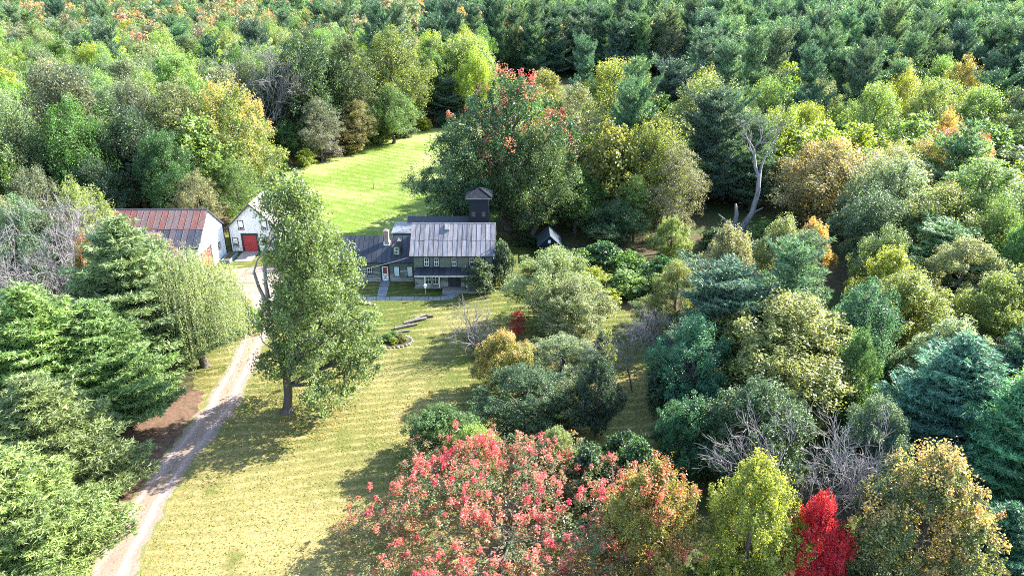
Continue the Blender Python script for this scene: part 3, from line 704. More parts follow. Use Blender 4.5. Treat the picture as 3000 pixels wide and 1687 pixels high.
# ------------------------------------------------------------------ small things on the lawn and field
for (u, v, lab) in ((940, 474, "lone grey post in the mown field, nearer of the two"), (1035, 428, "lone grey post in the mown field, farther of the two")):
    x, y = D(u, v)[:2]
    po = MB().tube([(x, y, -.1), (x + .02, y, 1.6), (x + .03, y, 1.75)], [.09, .085, .06], 7).build("field_post", M_PLANK)
    tag(po, lab, "post", "posts in the mown field")
lrng = random.Random(12)
lg0 = D(1040, 812)
for k, (du, dv, L, rr, ang, zz, lab) in enumerate((
        (1022, 822, 2.9, .17, 24, .17, "long pale split log at the front of the log heap"), (1048, 808, 2.6, .2, 30, .2, "thick dark log in the middle of the log heap"),
        (1010, 836, 2.1, .13, 20, .13, "pale thin log lying nearest the flower bed"), (1040, 815, 2.4, .15, 28, .52, "bleached log lying on top of the log heap"),
        (1072, 798, 1.8, .19, 12, .19, "short stout log at the far right end of the heap"), (1060, 803, 2.0, .12, 40, .46, "slanting grey branch on top of the heap's far end"))):
    c = D(du, dv); d = Vector((math.cos(R(ang)), math.sin(R(ang)), 0)) * L / 2
    lo = MB().tube([Vector((c[0], c[1], zz)) - d, Vector((c[0], c[1] + .05, zz + .03)), Vector((c[0], c[1], zz + .02)) + d], [rr * 1.05, rr, rr * .8], 8).build("log", M_LOG)
    tag(lo, lab, "log", "logs heaped on the lawn")
bedc = D(990, 858)
bed = empty("flower_bed", (bedc[0], bedc[1], 0), "round flower bed of weeds edged with fieldstones on the lawn", "flower bed")
MB().prism([(bedc[0] + 2.1 * math.cos(t * .39), bedc[1] + 1.5 * math.sin(t * .39), 0) for t in range(16)], (0, 0, .08)).build("soil", M_FLOOR, bed)
def rock(name, c, r, parent, sq=.7):
    import bmesh
    bm = bmesh.new(); bmesh.ops.create_icosphere(bm, subdivisions=1, radius=1)
    for v in bm.verts:
        k = r * lrng.uniform(.75, 1.2); v.co = Vector((v.co.x * k, v.co.y * k, v.co.z * k * sq))
    me = bpy.data.meshes.new(name); bm.to_mesh(me); bm.free(); me.materials.append(M_ROCK)
    o = link(name, me, parent); o.location = c; return o
for k in range(26):
    t = k / 26 * 2 * math.pi
    rock("edging_stone", (2.15 * math.cos(t), 1.55 * math.sin(t), .08), lrng.uniform(.13, .22), bed)
rk = D(925, 762)
for k, lab in enumerate(("largest pale fieldstone by the end of the stone walk", "middle pale fieldstone in the small group by the walk", "smallest pale fieldstone in the group by the walk")):
    o = rock("boulder", (rk[0] - .5 + k * .75, rk[1] - k * .3, .12), .42 - .1 * k, None); tag(o, lab, "stone", "fieldstones by the walk")
wp = D(1292, 718)
br = empty("brush_pile", (wp[0], wp[1], 0), "dark heap of old boards and brush beside the house shrubs", "brush pile")
for k in range(26):
    a = lrng.uniform(0, 6.28); L = lrng.uniform(.5, 1.1); c = Vector((wp[0] + lrng.gauss(0, .55), wp[1] + lrng.gauss(0, .5), lrng.uniform(.15, .95)))
    d = Vector((math.cos(a), math.sin(a), lrng.uniform(-.25, .25))) * L
    MB().tube([c - d, c + d], [.07, .05], 5).build("board", M_LOG if k % 3 else M_PLANK, br)

# ------------------------------------------------------------------ vegetation meshes
def unit(v): return v / np.maximum(np.linalg.norm(v, axis=-1, keepdims=True), 1e-6)
def leaf_quads(c, n, L, Wd, rng, attr):
    """kite shaped leaves (or leaf sprays) at c with normal n"""
    k = len(c); t = unit(np.cross(n, unit(rng.normal(size=(k, 3))))); b = np.cross(n, t)
    L = L[:, None]; Wd = Wd[:, None]
    fold = n * (Wd * rng.uniform(-.25, .25, (k, 1)))
    v = np.stack([c - t * L * .5, c + b * Wd * .5 + fold - t * L * .08, c + t * L * .5, c - b * Wd * .5 + fold - t * L * .08], 1).reshape(-1, 3)
    f = np.arange(k * 4).reshape(-1, 4)
    return v, f, np.repeat(attr, 4, 0)
def tubes_np(segs, sides=5):
    """segs: list of (p0, p1, r0, r1)"""
    S_ = np.array([[*a, *b, c, d] for a, b, c, d in segs], float)
    p0, p1, r0, r1 = S_[:, :3], S_[:, 3:6], S_[:, 6], S_[:, 7]
    d = unit(p1 - p0); ref = np.where(np.abs(d[:, 2:3]) > .8, [[1., .2, 0]], [[0, 0, 1.]]); a = unit(np.cross(d, ref)); b = np.cross(d, a)
    th = np.arange(sides) / sides * 2 * np.pi
    ring = a[:, None] * np.cos(th)[None, :, None] + b[:, None] * np.sin(th)[None, :, None]
    v = np.concatenate([p0[:, None] + ring * r0[:, None, None], p1[:, None] + ring * r1[:, None, None]], 1)
    k = len(S_); idx = np.arange(sides); q = np.stack([idx, (idx + 1) % sides, sides + (idx + 1) % sides, sides + idx], 1)
    f = (q[None] + (np.arange(k) * 2 * sides)[:, None, None]).reshape(-1, 4)
    return v.reshape(-1, 3), f
def trunk_segs(H, r, rng, lean=(0, 0), top=.8, n=9, flare=True):
    pts = []; segs = []
    for i in range(n + 1):
        t = i / n; w = .012 * H
        pts.append(np.array([lean[0] * t ** 1.3 + rng.normal() * w * (0 < i), lean[1] * t ** 1.3 + rng.normal() * w * (0 < i), H * top * t]))
    rad = [r * (1 - .72 * i / n) for i in range(n + 1)]
    if flare:
        segs.append((pts[0] - [0, 0, .2], pts[0] + (pts[1] - pts[0]) * .18, r * 1.75, r * 1.1))
        pts[0] = pts[0] + (pts[1] - pts[0]) * .17; rad[0] = r * 1.1
    for i in range(n): segs.append((pts[i], pts[i+1], rad[i], rad[i+1]))
    return pts, rad, segs
def broadleaf(name, seed, H=18., Rr=6., base=.18, nl=16, lobe=(.34, .50), clumps=380, lpc=84, leaf=(.215, .145), crad=.165, spire=0., scatter=.2, profile=None, lean=(0, 0), offs=None, tr=.026, flat=.75, gaps=0.0, zpow=.8):
    """returns (crown mesh, trunk mesh). Crown: leaf sprays set on many small clumps that cover the lobes carried by the limbs"""
    rng = np.random.default_rng(seed)
    prof = profile or (lambda t: math.sin(math.pi * (t * .80 + .15)) ** .75)
    zc0 = H * base; hc = H - zc0
    L = []; 
    for i in range(nl):
        t = ((i + .4) / nl) ** zpow
        rp = Rr * prof(t); lr = Rr * rng.uniform(*lobe) * (1 - .25 * t); lr = min(lr, hc * .3)
        ang = i * 2.399 + rng.uniform(-.5, .5); dist = max(0, rp - lr) * rng.uniform(.7, 1.28)
        ox, oy = (offs(t) if offs else (lean[0] * t, lean[1] * t))
        L.append([math.cos(ang) * dist + ox, math.sin(ang) * dist + oy, zc0 + lr * .6 + (hc - lr * 1.55) * t, lr])
    L.append([(offs(1)[0] if offs else lean[0]), (offs(1)[1] if offs else lean[1]), H - Rr * .26, Rr * .27])
    L = np.array(L); m = len(L)
    # clump centres on lobe surfaces, not buried in neighbours
    w = L[:, 3] ** 2; pick = rng.choice(m, clumps * 4, p=w / w.sum())
    d = unit(rng.normal(size=(clumps * 4, 3)) + [0, 0, .28]); lc = L[pick]
    lz = np.array([1, 1, .92]); c = lc[:, :3] + d * lz * lc[:, 3:4] * (rng.uniform(.76, 1.04, (clumps * 4, 1)) + rng.uniform(.15, .5, (clumps * 4, 1)) * (rng.random((clumps * 4, 1)) > .82))
    dd = np.linalg.norm(c[:, None] - L[None, :, :3], axis=2) / L[None, :, 3]; dd[np.arange(len(c)), pick] = 9
    okk = dd.min(1) > .78; okk &= c[:, 2] > zc0 * .7
    c, d, lc, pick = c[okk][:clumps], d[okk][:clumps], lc[okk][:clumps], pick[okk][:clumps]
    if gaps:
        keep = rng.random(len(c)) > gaps; c, d, lc, pick = c[keep], d[keep], lc[keep], pick[keep]
    k = len(c); cr = Rr * crad * np.exp(rng.normal(size=k) * .32); crnd = rng.random(k)
    ht = (c[:, 2] - zc0) / hc
    # leaves
    n = lpc; ci = np.repeat(np.arange(k), n)
    e = unit(rng.normal(size=(k * n, 3)) + d[ci] * .75 + [0, 0, .35])
    rad = cr[ci] * rng.random(k * n) ** .55
    sq = np.stack([np.ones(k * n), np.ones(k * n), np.full(k * n, flat)], 1)
    if spire:
        up = np.clip(ht[ci] * 1.3, 0, 1) * spire; sq[:, :2] *= (1 - .45 * up)[:, None]; sq[:, 2] *= 1 + 1.5 * up
    p = c[ci] + e * sq * rad[:, None]
    if spire: p[:, 2] += (spire * cr[ci] * .5 * ht[ci])
    nrm = unit(e * .6 + rng.normal(size=(k * n, 3)) * .85 + [0, 0, .55])
    tip = np.clip((np.sum((p - lc[ci][:, :3]) * d[ci], 1) / lc[ci][:, 3] - .85) * 1.6, 0, 1) * (.35 + .65 * ht[ci])
    at = np.stack([rng.random(k * n), tip, crnd[ci], np.ones(k * n)], 1)
    s = rng.uniform(.7, 1.3, k * n)
    keep = p[:, 2] > .05
    V, F_, At = leaf_quads(p[keep], nrm[keep], leaf[0] * s[keep], leaf[1] * s[keep], rng, at[keep])
    ns = int(len(p) * scatter)
    if ns:   # loose inner foliage
        q = L[rng.choice(m, ns, p=w / w.sum())]; pp = q[:, :3] + unit(rng.normal(size=(ns, 3))) * q[:, 3:4] * rng.random((ns, 1)) ** .5 * .85
        at2 = np.stack([rng.random(ns), np.zeros(ns), rng.random(ns) * .5, np.ones(ns)], 1)
        v2, f2, a2 = leaf_quads(pp, unit(rng.normal(size=(ns, 3)) + [0, 0, .4]), np.full(ns, leaf[0] * 1.25), np.full(ns, leaf[1] * 1.3), rng, at2)
        F_ = np.concatenate([F_, f2 + len(V)]); V = np.concatenate([V, v2]); At = np.concatenate([At, a2])
    crown = mesh_np(name + "_crown", V, F_, At, LEAF['orange'])
    # wood
    r0 = H * tr; lean2 = (offs(.6) if offs else lean)
    pts, rads, segs = trunk_segs(H, r0, rng, lean2, .78)
    for i in range(m):
        tgt = L[i, :3]; hd = math.hypot(tgt[0], tgt[1]); zst = max(H * .1, min(tgt[2] - hd * .75, H * .62)); j = min(len(pts) - 2, int(zst / (H * .78) * (len(pts) - 1)))
        st = pts[j] + (pts[j+1] - pts[j]) * .5; mid = (st + tgt) / 2 + np.array([0, 0, -.05 * hd]) + rng.normal(size=3) * .03 * H
        rr = rads[j] * .42
        segs += [(st, mid, rr, rr * .65), (mid, tgt, rr * .65, rr * .35)]
        for q in np.where(pick == i)[0][:7]:
            mm = (tgt + c[q]) / 2 + rng.normal(size=3) * .15
            segs += [(tgt, mm, rr * .33, rr * .22), (mm, c[q], rr * .22, .012)]
    tv, tf = tubes_np(segs, 6)
    return crown, mesh_np(name + "_trunk", tv, tf, None, BARK, True)
def pine(name, seed, H=18., Rr=4.8, irr=0., base=.05, whorl=.62, per=6, tuft=.42, ndl=11, up=.15, droop=.05, dens=1.0, nw=.05, fullness=.85, nl_=.36):
    """white pine: whorls of branches carrying flat sprays of needle tufts"""
    rng = np.random.default_rng(seed); segs = []
    pts, rads, segs = trunk_segs(H, H * .017 + .05, rng, (0, 0), .99, 10)
    T = []; Dn = []; CL = []; z = H * base
    while z < H * .985:
        t = (z / H - base) / (1 - base); env = (Rr * (1 - t) ** fullness * (.55 + .45 * min(1, t * 5 + .45)) + .25) * (1 + irr * rng.normal())
        a0 = rng.uniform(0, 6.28); nb = per if t < .85 else per - 1
        for b in range(nb):
            a = a0 + b * 2 * math.pi / nb + rng.normal() * .22; Lb = max(.3, env * rng.uniform(.66 - irr * .6, 1.2 + irr * .5))
            rise = up + .75 * t ** 2.2 + rng.normal() * .07
            cr = rng.random(); zz = z + rng.uniform(-.2, .2)
            ax = np.array([math.cos(a), math.sin(a), 0]); sd = np.array([-ax[1], ax[0], 0])
            def at(q): return np.array([0, 0, zz]) + ax * Lb * q + np.array([0, 0, Lb * (rise * q - droop * 4 * q * (1 - q) + .18 * q * q)])
            rb = .018 * Lb + .012
            segs += [(at(0), at(.5), rb, rb * .6), (at(.5), at(1), rb * .6, .01)]
            nt_ = max(4, int(Lb * 6.5 * dens))
            for q in np.linspace(.22, 1, nt_):
                wd = Lb * .34 * math.sin(math.pi * min(1, q * .78 + .16)) + .1
                for s_ in np.arange(-wd, wd + .01, .40 / dens):
                    T.append(at(q) + sd * (s_ + rng.normal() * .1) + ax * (-.35 * abs(s_) + rng.normal() * .12) + np.array([0, 0, rng.normal() * .09 + .06 - .05 * abs(s_)]))
                    Dn.append(unit(ax * .8 + sd * np.sign(s_) * .55 + np.array([0, 0, .75]))); CL.append((cr, q))
        z += whorl * rng.uniform(.8, 1.25)
    T = np.array(T); Dn = np.array(Dn); CL = np.array(CL); k = len(T); n = ndl
    ci = np.repeat(np.arange(k), n)
    dr = unit(Dn[ci] * .62 + rng.normal(size=(k * n, 3)) * .62)
    Lg = nl_ * rng.uniform(.7, 1.3, (k * n, 1)); sdv = unit(np.cross(dr, unit(rng.normal(size=(k * n, 3))))) * nw
    o = T[ci] + rng.normal(size=(k * n, 3)) * .05
    V = np.stack([o - sdv, o + sdv, o + dr * Lg], 1).reshape(-1, 3)
    At = np.repeat(np.stack([rng.random(k * n), CL[ci, 1] * .6, CL[ci, 0], np.ones(k * n)], 1), 3, 0)
    crown = mesh_np(name + "_crown", V, np.arange(len(V)).reshape(-1, 3), At, NEEDLE)
    tv, tf = tubes_np(segs, 5)
    return crown, mesh_np(name + "_trunk", tv, tf, None, BARK, True)
def bare(name, seed, H=10., spread=.55, levels=5, r0=.16, stems=1, mat=None, kids=(2, 4), up=.25, low=.15, kink=.18):
    rng = np.random.default_rng(seed); segs = []; tips = []
    def grow(p, d, L, r, lv):
        n = 3
        for i in range(n):
            d2 = unit(d + rng.normal(size=3) * kink + np.array([0, 0, up * .18])); q = p + d2 * L / n; r2 = r * .87
            segs.append((p, q, r, r2)); p, d, r = q, d2, r2
            if lv > 0 and i < n - 1 and rng.random() < .65: child(p, d, L, r, lv)
        if lv > 0:
            for _ in range(rng.integers(*kids)): child(p, d, L, r, lv)
        else: tips.append(p)
    def child(p, d, L, r, lv):
        s = unit(np.cross(d, rng.normal(size=3))); d2 = unit(d + s * spread * rng.uniform(.6, 1.6))
        grow(p, d2, L * rng.uniform(.58, .8), max(r * rng.uniform(.5, .72), .018), lv - 1)
    for k in range(stems):
        a = k * 2.4 + rng.uniform(0, 1); ln = .0 if stems == 1 else rng.uniform(.15, .55)
        grow(np.array([math.cos(a), math.sin(a), 0]) * (0 if stems == 1 else .15), unit(np.array([math.cos(a) * ln, math.sin(a) * ln, 1.])), H * (.36 if stems == 1 else .40), r0 * (1 if stems == 1 else rng.uniform(.6, 1)), levels)
    v, f = tubes_np(segs, 4); zmax = v[:, 2].max(); v *= H / zmax
    return mesh_np(name, v, f, None, mat or DEADBARK, True)
def willow(name, seed, H=14., Rr=5.2):
    rng = np.random.default_rng(seed); pts, rads, segs = trunk_segs(H, .45, rng, (0, 0), .7, 8); C = []; Nn = []; A_ = []
    for b in range(46):
        a = b * 2.399; rr = Rr * math.sqrt((b + .5) / 46) * rng.uniform(.85, 1.08); zt = H * (1 - .34 * (rr / Rr) ** 2) * rng.uniform(.9, 1.0)
        tgt = np.array([math.cos(a) * rr, math.sin(a) * rr, zt]); st = pts[min(7, 2 + b // 8)]; mid = (st + tgt) / 2 + [0, 0, .9]
        segs += [(st, mid, .1, .06), (mid, tgt, .06, .025)]; cr = rng.random()
        for s_ in range(26):
            p = tgt + np.append(rng.normal(size=2) * .55, rng.normal() * .5); dirn = np.append(p[:2] / (np.linalg.norm(p[:2]) + .1) * rng.uniform(0, .4), 0)
            Ls = rng.uniform(.3, .98) * zt * (.45 + .55 * rr / Rr)
            m_ = int(Ls / .11); q = np.arange(m_) / max(m_, 1)
            x = p[None] + dirn[None] * np.sqrt(q)[:, None] - np.array([0, 0, 1])[None] * (Ls * q ** 1.15)[:, None] + rng.normal(size=(m_, 3)) * .06
            C.append(x); Nn.append(unit(rng.normal(size=(m_, 3)) * [1, 1, .3])); A_.append(np.stack([rng.random(m_), np.full(m_, .3), np.full(m_, (cr + rng.random()) / 2), np.ones(m_)], 1))
    C = np.concatenate(C); Nn = np.concatenate(Nn); A_ = np.concatenate(A_); kp = C[:, 2] > .5; C, Nn, A_ = C[kp], Nn[kp], A_[kp]
    # hanging narrow leaves
    k = len(C); dn = unit(np.array([0, 0, -1.]) + rng.normal(size=(k, 3)) * .45); sd = unit(np.cross(dn, Nn)) * .03; Lg = .24 * rng.uniform(.7, 1.3, (k, 1))
    V = np.stack([C, C + dn * Lg * .5 + sd, C + dn * Lg, C + dn * Lg * .5 - sd], 1).reshape(-1, 3)
    cw = mesh_np(name + "_crown", V, np.arange(k * 4).reshape(-1, 4), np.repeat(A_, 4, 0), LEAF['yellow'])
    tv, tf = tubes_np(segs, 6); return cw, mesh_np(name + "_trunk", tv, tf, None, BARK, True)

PROTO = {}
def proto(key, pair, H, Rr):
    me = pair[0]; a = np.zeros(len(me.vertices) * 3, np.float32); me.vertices.foreach_get("co", a); a = a.reshape(-1, 3)
    if key != 'front': H, Rr = float(np.percentile(a[:, 2], 99.7)), float(np.percentile(np.hypot(a[:, 0], a[:, 1]), 97.5))
    PROTO[key] = (pair[0], pair[1], H, Rr)
for i, kw in enumerate((dict(nl=24, lobe=(.22, .42), spire=.45), dict(nl=28, lobe=(.20, .36), spire=.6), dict(nl=17, lobe=(.30, .5), base=.12, spire=.3, gaps=.08), dict(nl=24, lobe=(.22, .38), spire=.85), dict(nl=20, lobe=(.24, .46), base=.22, spire=.5, gaps=.1))):
    proto('m%d' % i, broadleaf("maple%d" % i, 40 + i, 17, 6.2, **kw), 17, 6.2)
proto('tall', broadleaf("tall", 51, 22, 5.2, nl=20, clumps=360, base=.12, lobe=(.36, .52)), 22, 5.2)
proto('spire', broadleaf("spire", 52, 20, 6.4, nl=24, clumps=520, lpc=64, base=.08, spire=1.0, crad=.125, lobe=(.28, .42)), 20, 6.4)
for i in range(2):
    proto('airy%d' % i, broadleaf("airy%d" % i, 60 + i, 15, 4.8, nl=20, clumps=420, lpc=56, leaf=(.17, .10), crad=.15, lobe=(.26, .42), base=.1, gaps=.12, scatter=.2, tr=.018), 15, 4.8)
for i in range(2):
    proto('bush%d' % i, broadleaf("bush%d" % i, 70 + i, 4, 2.2, nl=10, clumps=110, lpc=45, leaf=(.22, .14), base=.02, lobe=(.38, .55), crad=.2, tr=.014), 4, 2.2)
proto('near0', broadleaf("near0", 80, 13, 5.2, nl=24, clumps=640, lpc=76, leaf=(.18, .12), crad=.12, lobe=(.2, .38), base=.1, gaps=.12, spire=.55), 13, 5.2)
proto('near1', broadleaf("near1", 81, 12, 4.4, nl=20, clumps=560, lpc=74, leaf=(.17, .115), crad=.125, lobe=(.26, .42), base=.08, spire=.6, gaps=.06), 12, 4.4)
proto('near2', broadleaf("near2", 82, 13, 4.8, nl=26, clumps=620, lpc=72, leaf=(.16, .105), crad=.13, lobe=(.19, .36), base=.06, gaps=.16, spire=.4), 13, 4.8)
for i in range(2): proto('pine%d' % i, pine("pine%d" % i, 90 + i, 17, 5.4), 17, 5.4)
for i in range(2): proto('fpine%d' % i, pine("fpine%d" % i, 95 + i, 24, 5.6, base=.12, whorl=1.05, per=6, ndl=7, dens=.62, nw=.085, nl_=.62, up=.12, fullness=.48, irr=.22), 24, 5.6)

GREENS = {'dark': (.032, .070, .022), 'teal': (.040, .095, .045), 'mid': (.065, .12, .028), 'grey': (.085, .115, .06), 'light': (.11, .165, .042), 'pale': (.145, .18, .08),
          'ygreen': (.145, .19, .025), 'yellow': (.22, .21, .03), 'olive': (.11, .12, .03), 'orange': (.20, .165, .05), 'red': (.34, .03, .03)}
taken = []      # (x, y, r) of everything planted by hand
frng = random.Random(77)
def plant(key, x, y, h, r, colour, amt, matk, name, label, cat="tree", group=None, rz=None, needle=False, vary=.12):
    cr, tk, Hp, Rp = PROTO[key]
    root = empty(name, (x, y, 0), label, cat, group, frng.uniform(0, 6.28) if rz is None else rz)
    s = r / Rp; root.scale = (s, s * frng.uniform(.94, 1.06), h / Hp)
    link("trunk", tk, root)
    c = link("crown", cr, root)
    col = GREENS[colour] if isinstance(colour, str) else colour
    j = [frng.uniform(1 - vary, 1 + vary) for _ in range(3)]
    c.color = (col[0] * j[0], col[1] * j[1], col[2] * j[2], amt)
    if not needle and matk != 'orange':
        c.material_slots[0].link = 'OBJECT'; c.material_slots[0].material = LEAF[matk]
    return root
def T(key, u, vtop, y, wpx, colour, amt, matk, name, label, rz=None, cat="tree", group=None, hmul=1.0, needle=False):
    h = max(1.0, (CAMH - y * tandep(vtop)) * hmul); dp = depth(y, h * .6)
    x = (u / SD - 512) / FPX * dp; r = wpx / SD / 2 * dp / FPX
    taken.append((x, y, r))
    return plant(key, x, y, h, r, colour, amt, matk, name, label, cat, group, rz, needle)

# ---- hero trees with their own crowns
def prof_front(t): return .50 + .40 * math.sin(math.pi * (t * .9 + .2)) + (.12 if t < .35 else 0)
def offs_front(t): return (1.7 + 3.2 * math.sin(math.pi * min(1, t * .80 + .12)), 0)
proto('front', broadleaf("front_maple", 7, 24, 5.9, base=.09, nl=34, lobe=(.28, .42), clumps=900, lpc=78, leaf=(.22, .155), crad=.135, profile=prof_front, offs=offs_front, tr=.021, gaps=.2, zpow=.95, spire=.35), 24, 5.9)
fm = plant('front', D(722, 1035)[0], 60.1, 23.6, 5.5, (.085, .125, .035), .12, 'orange', "maple_tree", "tall leafy maple standing alone on the lawn beside the driveway", rz=0)
taken.append((-20, 60, 6))
proto('redm', broadleaf("red_maple", 9, 12.5, 9.6, base=.12, nl=48, lobe=(.14, .27), clumps=1700, lpc=74, leaf=(.14, .095), crad=.052, spire=1.1, scatter=.12, zpow=.8, gaps=.16, tr=.02, profile=lambda t: math.sin(math.pi * (t * .62 + .33)) ** .6), 12.5, 9.6)
T('redm', 1285, 1205, 41.0, 890, (.08, .12, .04), .72, 'pink', "maple_tree", "broad foreground maple turning pink and red at its upper tips", rz=.4)
T('near1', 1640, 1165, 38.5, 290, (.12, .115, .03), .55, 'pink', "maple_tree", "rust tinted maple touching the right side of the broad pink maple")
T('spire', 1285, 178, 114, 330, (.032, .065, .024), .54, 'pink', "maple_tree", "tall dark green maple with pink tipped spires behind the tower", rz=1.0)
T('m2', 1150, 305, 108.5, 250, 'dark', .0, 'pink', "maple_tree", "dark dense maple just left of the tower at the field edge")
T('m1', 1345, 318, 107, 230, (.05, .085, .025), .05, 'pink', "maple_tree", "lower green maple just right of the tower, over the house roof end")
# ---- left foreground
pg = dict(needle=True)
T('pine0', 325, 565, 67, 400, (.095, .16, .05), .25, None, "pine_tree", "tall green pine beside the willow, tallest of the driveway pines", **pg)
T('pine1', 95, 735, 56, 400, (.105, .165, .05), .35, None, "pine_tree", "broad pine at left edge below the leafless trees", **pg)
T('pine0', 250, 770, 58.5, 330, (.085, .15, .048), .25, None, "pine_tree", "middle driveway pine with branches reaching the gravel", **pg)
T('pine1', 110, 960, 46.5, 380, (.105, .155, .042), .4, None, "pine_tree", "yellow green pine overhanging the driveway near bottom left", **pg)
T('pine0', 30, 1150, 40, 420, (.105, .155, .04), .45, None, "pine_tree", "pine filling the bottom left corner beside the gravel", **pg)
T('pine1', -90, 860, 52, 330, (.10, .16, .05), .3, None, "pine_tree", "pine cut off by the left photo edge", **pg)
PROTO['willow'] = (*willow("willow", 17), 14.0, 5.2)
T('willow', 483, 628, 69.0, 255, (.13, .20, .085), .0, 'yellow', "willow_tree", "pale weeping willow trailing its strands over the driveway", rz=0)
T('airy0', 395, 585, 80, 200, (.14, .15, .075), .1, 'yellow', "willow_tree", "pale feathery shrub willow in front of the barn roof")
T('m3', 210, 462, 90, 190, (.15, .17, .045), .22, 'yellow', "maple_tree", "yellow tinged maple at the left end of the barn roof")
T('m1', 70, 495, 86, 200, 'grey', .05, 'yellow', "broadleaf_tree", "grey green tree behind the leafless trees hiding the barn's far end")
T('m0', 15, 500, 88, 150, 'pale', .1, 'yellow', "broadleaf_tree", "pale green tree at the left photo edge above the leafless trees")
T('bush0', 595, 765, 78, 120, 'ygreen', .2, 'yellow', "shrub", "yellow green shrub between willow and driveway", cat="shrub")
T('bush1', 640, 770, 77, 60, 'light', .1, 'yellow', "shrub", "low leafy shrub at the driveway's left verge", cat="shrub")
T('near1', 235, 590, 72, 90, 'olive', .42, 'red', "maple_tree", "small red flecked maple in front of the tallest driveway pine")
# ---- left wood behind the barn
T('m1', 40, 235, 113, 210, (.10, .135, .06), .08, 'orange', "maple_tree", "light green maple at the left edge behind the barn")
T('m0', 165, 160, 122, 250, (.065, .08, .045), .0, 'orange', "maple_tree", "grey green maple with dull crown behind the barn's far left")
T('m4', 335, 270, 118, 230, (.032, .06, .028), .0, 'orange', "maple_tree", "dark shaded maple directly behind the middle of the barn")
T('tall', 455, 205, 126, 190, (.10, .135, .06), .08, 'orange', "maple_tree", "pale green tall maple behind the barn's right half")
T('m3', 585, 205, 128, 230, (.11, .15, .04), .58, 'orange', "maple_tree", "maple with an orange streak at the edge of the field")
T('airy1', 495, 430, 109, 130, (.11, .13, .06), .1, 'yellow', "broadleaf_tree", "small pale tree between barn roof and carriage house")
T('m2', 590, 400, 117, 170, 'mid', .1, 'orange', "broadleaf_tree", "mid green tree close behind the carriage house roof")
T('m1', 640, 330, 132, 130, (.09, .12, .045), .25, 'pink', "broadleaf_tree", "field edge tree with a few pink leaves behind the carriage house")
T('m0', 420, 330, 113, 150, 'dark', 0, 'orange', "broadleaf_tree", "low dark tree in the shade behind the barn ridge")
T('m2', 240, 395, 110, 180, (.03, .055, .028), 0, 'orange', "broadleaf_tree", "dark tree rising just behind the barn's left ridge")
T('m3', 90, 420, 104, 170, 'grey', 0, 'orange', "broadleaf_tree", "grey green tree left of the barn below the dull maple")
# ---- wood beyond the field
T('m4', 775, 68, 166, 210, (.04, .075, .026), .12, 'pink', "maple_tree", "tall dark maple at the left rear corner of the field")
T('tall', 880, 85, 172, 130, (.05, .085, .028), .1, 'pink', "maple_tree", "tall green maple with a few red leaves at field edge")
T('m1', 985, 72, 186, 210, (.09, .135, .035), .1, 'yellow', "maple_tree", "bright green maple above the far field edge")
T('m0', 1165, 88, 214, 170, (.12, .155, .05), .15, 'yellow', "maple_tree", "pale yellow green maple beyond the far end of the field")
T('m2', 1085, 125, 205, 130, (.07, .11, .03), .1, 'pink', "maple_tree", "green maple left of the far field pine")
T('fpine0', 1133, 195, 200, 105, (.045, .095, .055), .1, None, "pine_tree", "young pine at the far end of the field", **pg)
T('airy0', 800, 245, 158, 130, (.10, .095, .075), .1, 'pink', "broadleaf_tree", "thin greyish tree at the field's left edge")
T('airy1', 905, 250, 168, 100, (.11, .13, .05), .1, 'yellow', "broadleaf_tree", "slim light tree beside the thin greyish tree")
T('m1', 985, 215, 176, 140, (.09, .125, .04), .08, 'yellow', "broadleaf_tree", "lower leafy tree at the field edge under the bright maple")
T('m3', 720, 300, 158, 120, 'dark', .05, 'pink', "broadleaf_tree", "dark low tree in the corner between two woods")
for (u, v, y, w, c, a, mk, lab) in ((1065, 293, 192, 60, 'yellow', .3, 'pink', "yellow and red bush at the far field edge"), (1115, 288, 196, 40, 'teal', 0, 'pink', "small bluish bush beside the far field gate"),
        (1020, 305, 184, 60, 'grey', .2, 'pink', "grey bush along the far left field edge"), (950, 320, 176, 70, 'light', .1, 'yellow', "light green bush on the left field edge"),
        (880, 345, 166, 70, 'olive', .2, 'yellow', "olive bush on the left field edge"), (825, 350, 160, 70, (.11, .09, .08), .3, 'pink', "brownish leafless looking bush at the field edge"),
        (765, 372, 154, 60, 'ygreen', .3, 'yellow', "yellow green bush near the field corner"), (700, 390, 150, 60, 'mid', .1, 'orange', "green bush at the near left field corner")):
    T('bush%d' % (u % 2), u, v, y, w, c, a, mk, "bush", lab, cat="bush")
# ---- behind and right of the house
T('airy0', 1450, 212, 119, 190, (.10, .12, .055), .15, 'pink', "broadleaf_tree", "fine leaved grey green tree right of the pink tipped maple")
T('m0', 1545, 152, 152, 220, (.13, .155, .03), .35, 'yellow', "maple_tree", "round golden green maple at the edge of the dark clearing")
T('m1', 1770, 192, 140, 250, (.10, .13, .045), .25, 'yellow', "maple_tree", "wide green maple left of the dead tree top")
T('m3', 1640, 300, 116, 230, (.10, .125, .03), .38, 'yellow', "maple_tree", "yellow topped maple with red tip behind the shed")
T('airy1', 1700, 365, 109, 170, (.095, .12, .055), .22, 'red', "broadleaf_tree", "pale leafy tree flecked with red, left of the dead trunk")
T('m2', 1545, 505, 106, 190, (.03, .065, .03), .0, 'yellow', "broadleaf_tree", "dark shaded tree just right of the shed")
T('airy0', 1600, 440, 108, 120, 'mid', .05, 'yellow', "broadleaf_tree", "dark green slender tree behind the shed's right side")
T('near1', 1690, 545, 99, 120, (.14, .17, .04), .2, 'yellow', "broadleaf_tree", "sunlit yellow green sapling tree left of the dead trunk's foot")
T('m4', 1450, 420, 112, 160, 'mid', .06, 'red', "broadleaf_tree", "green tree with a thread of red leaves above the shed")
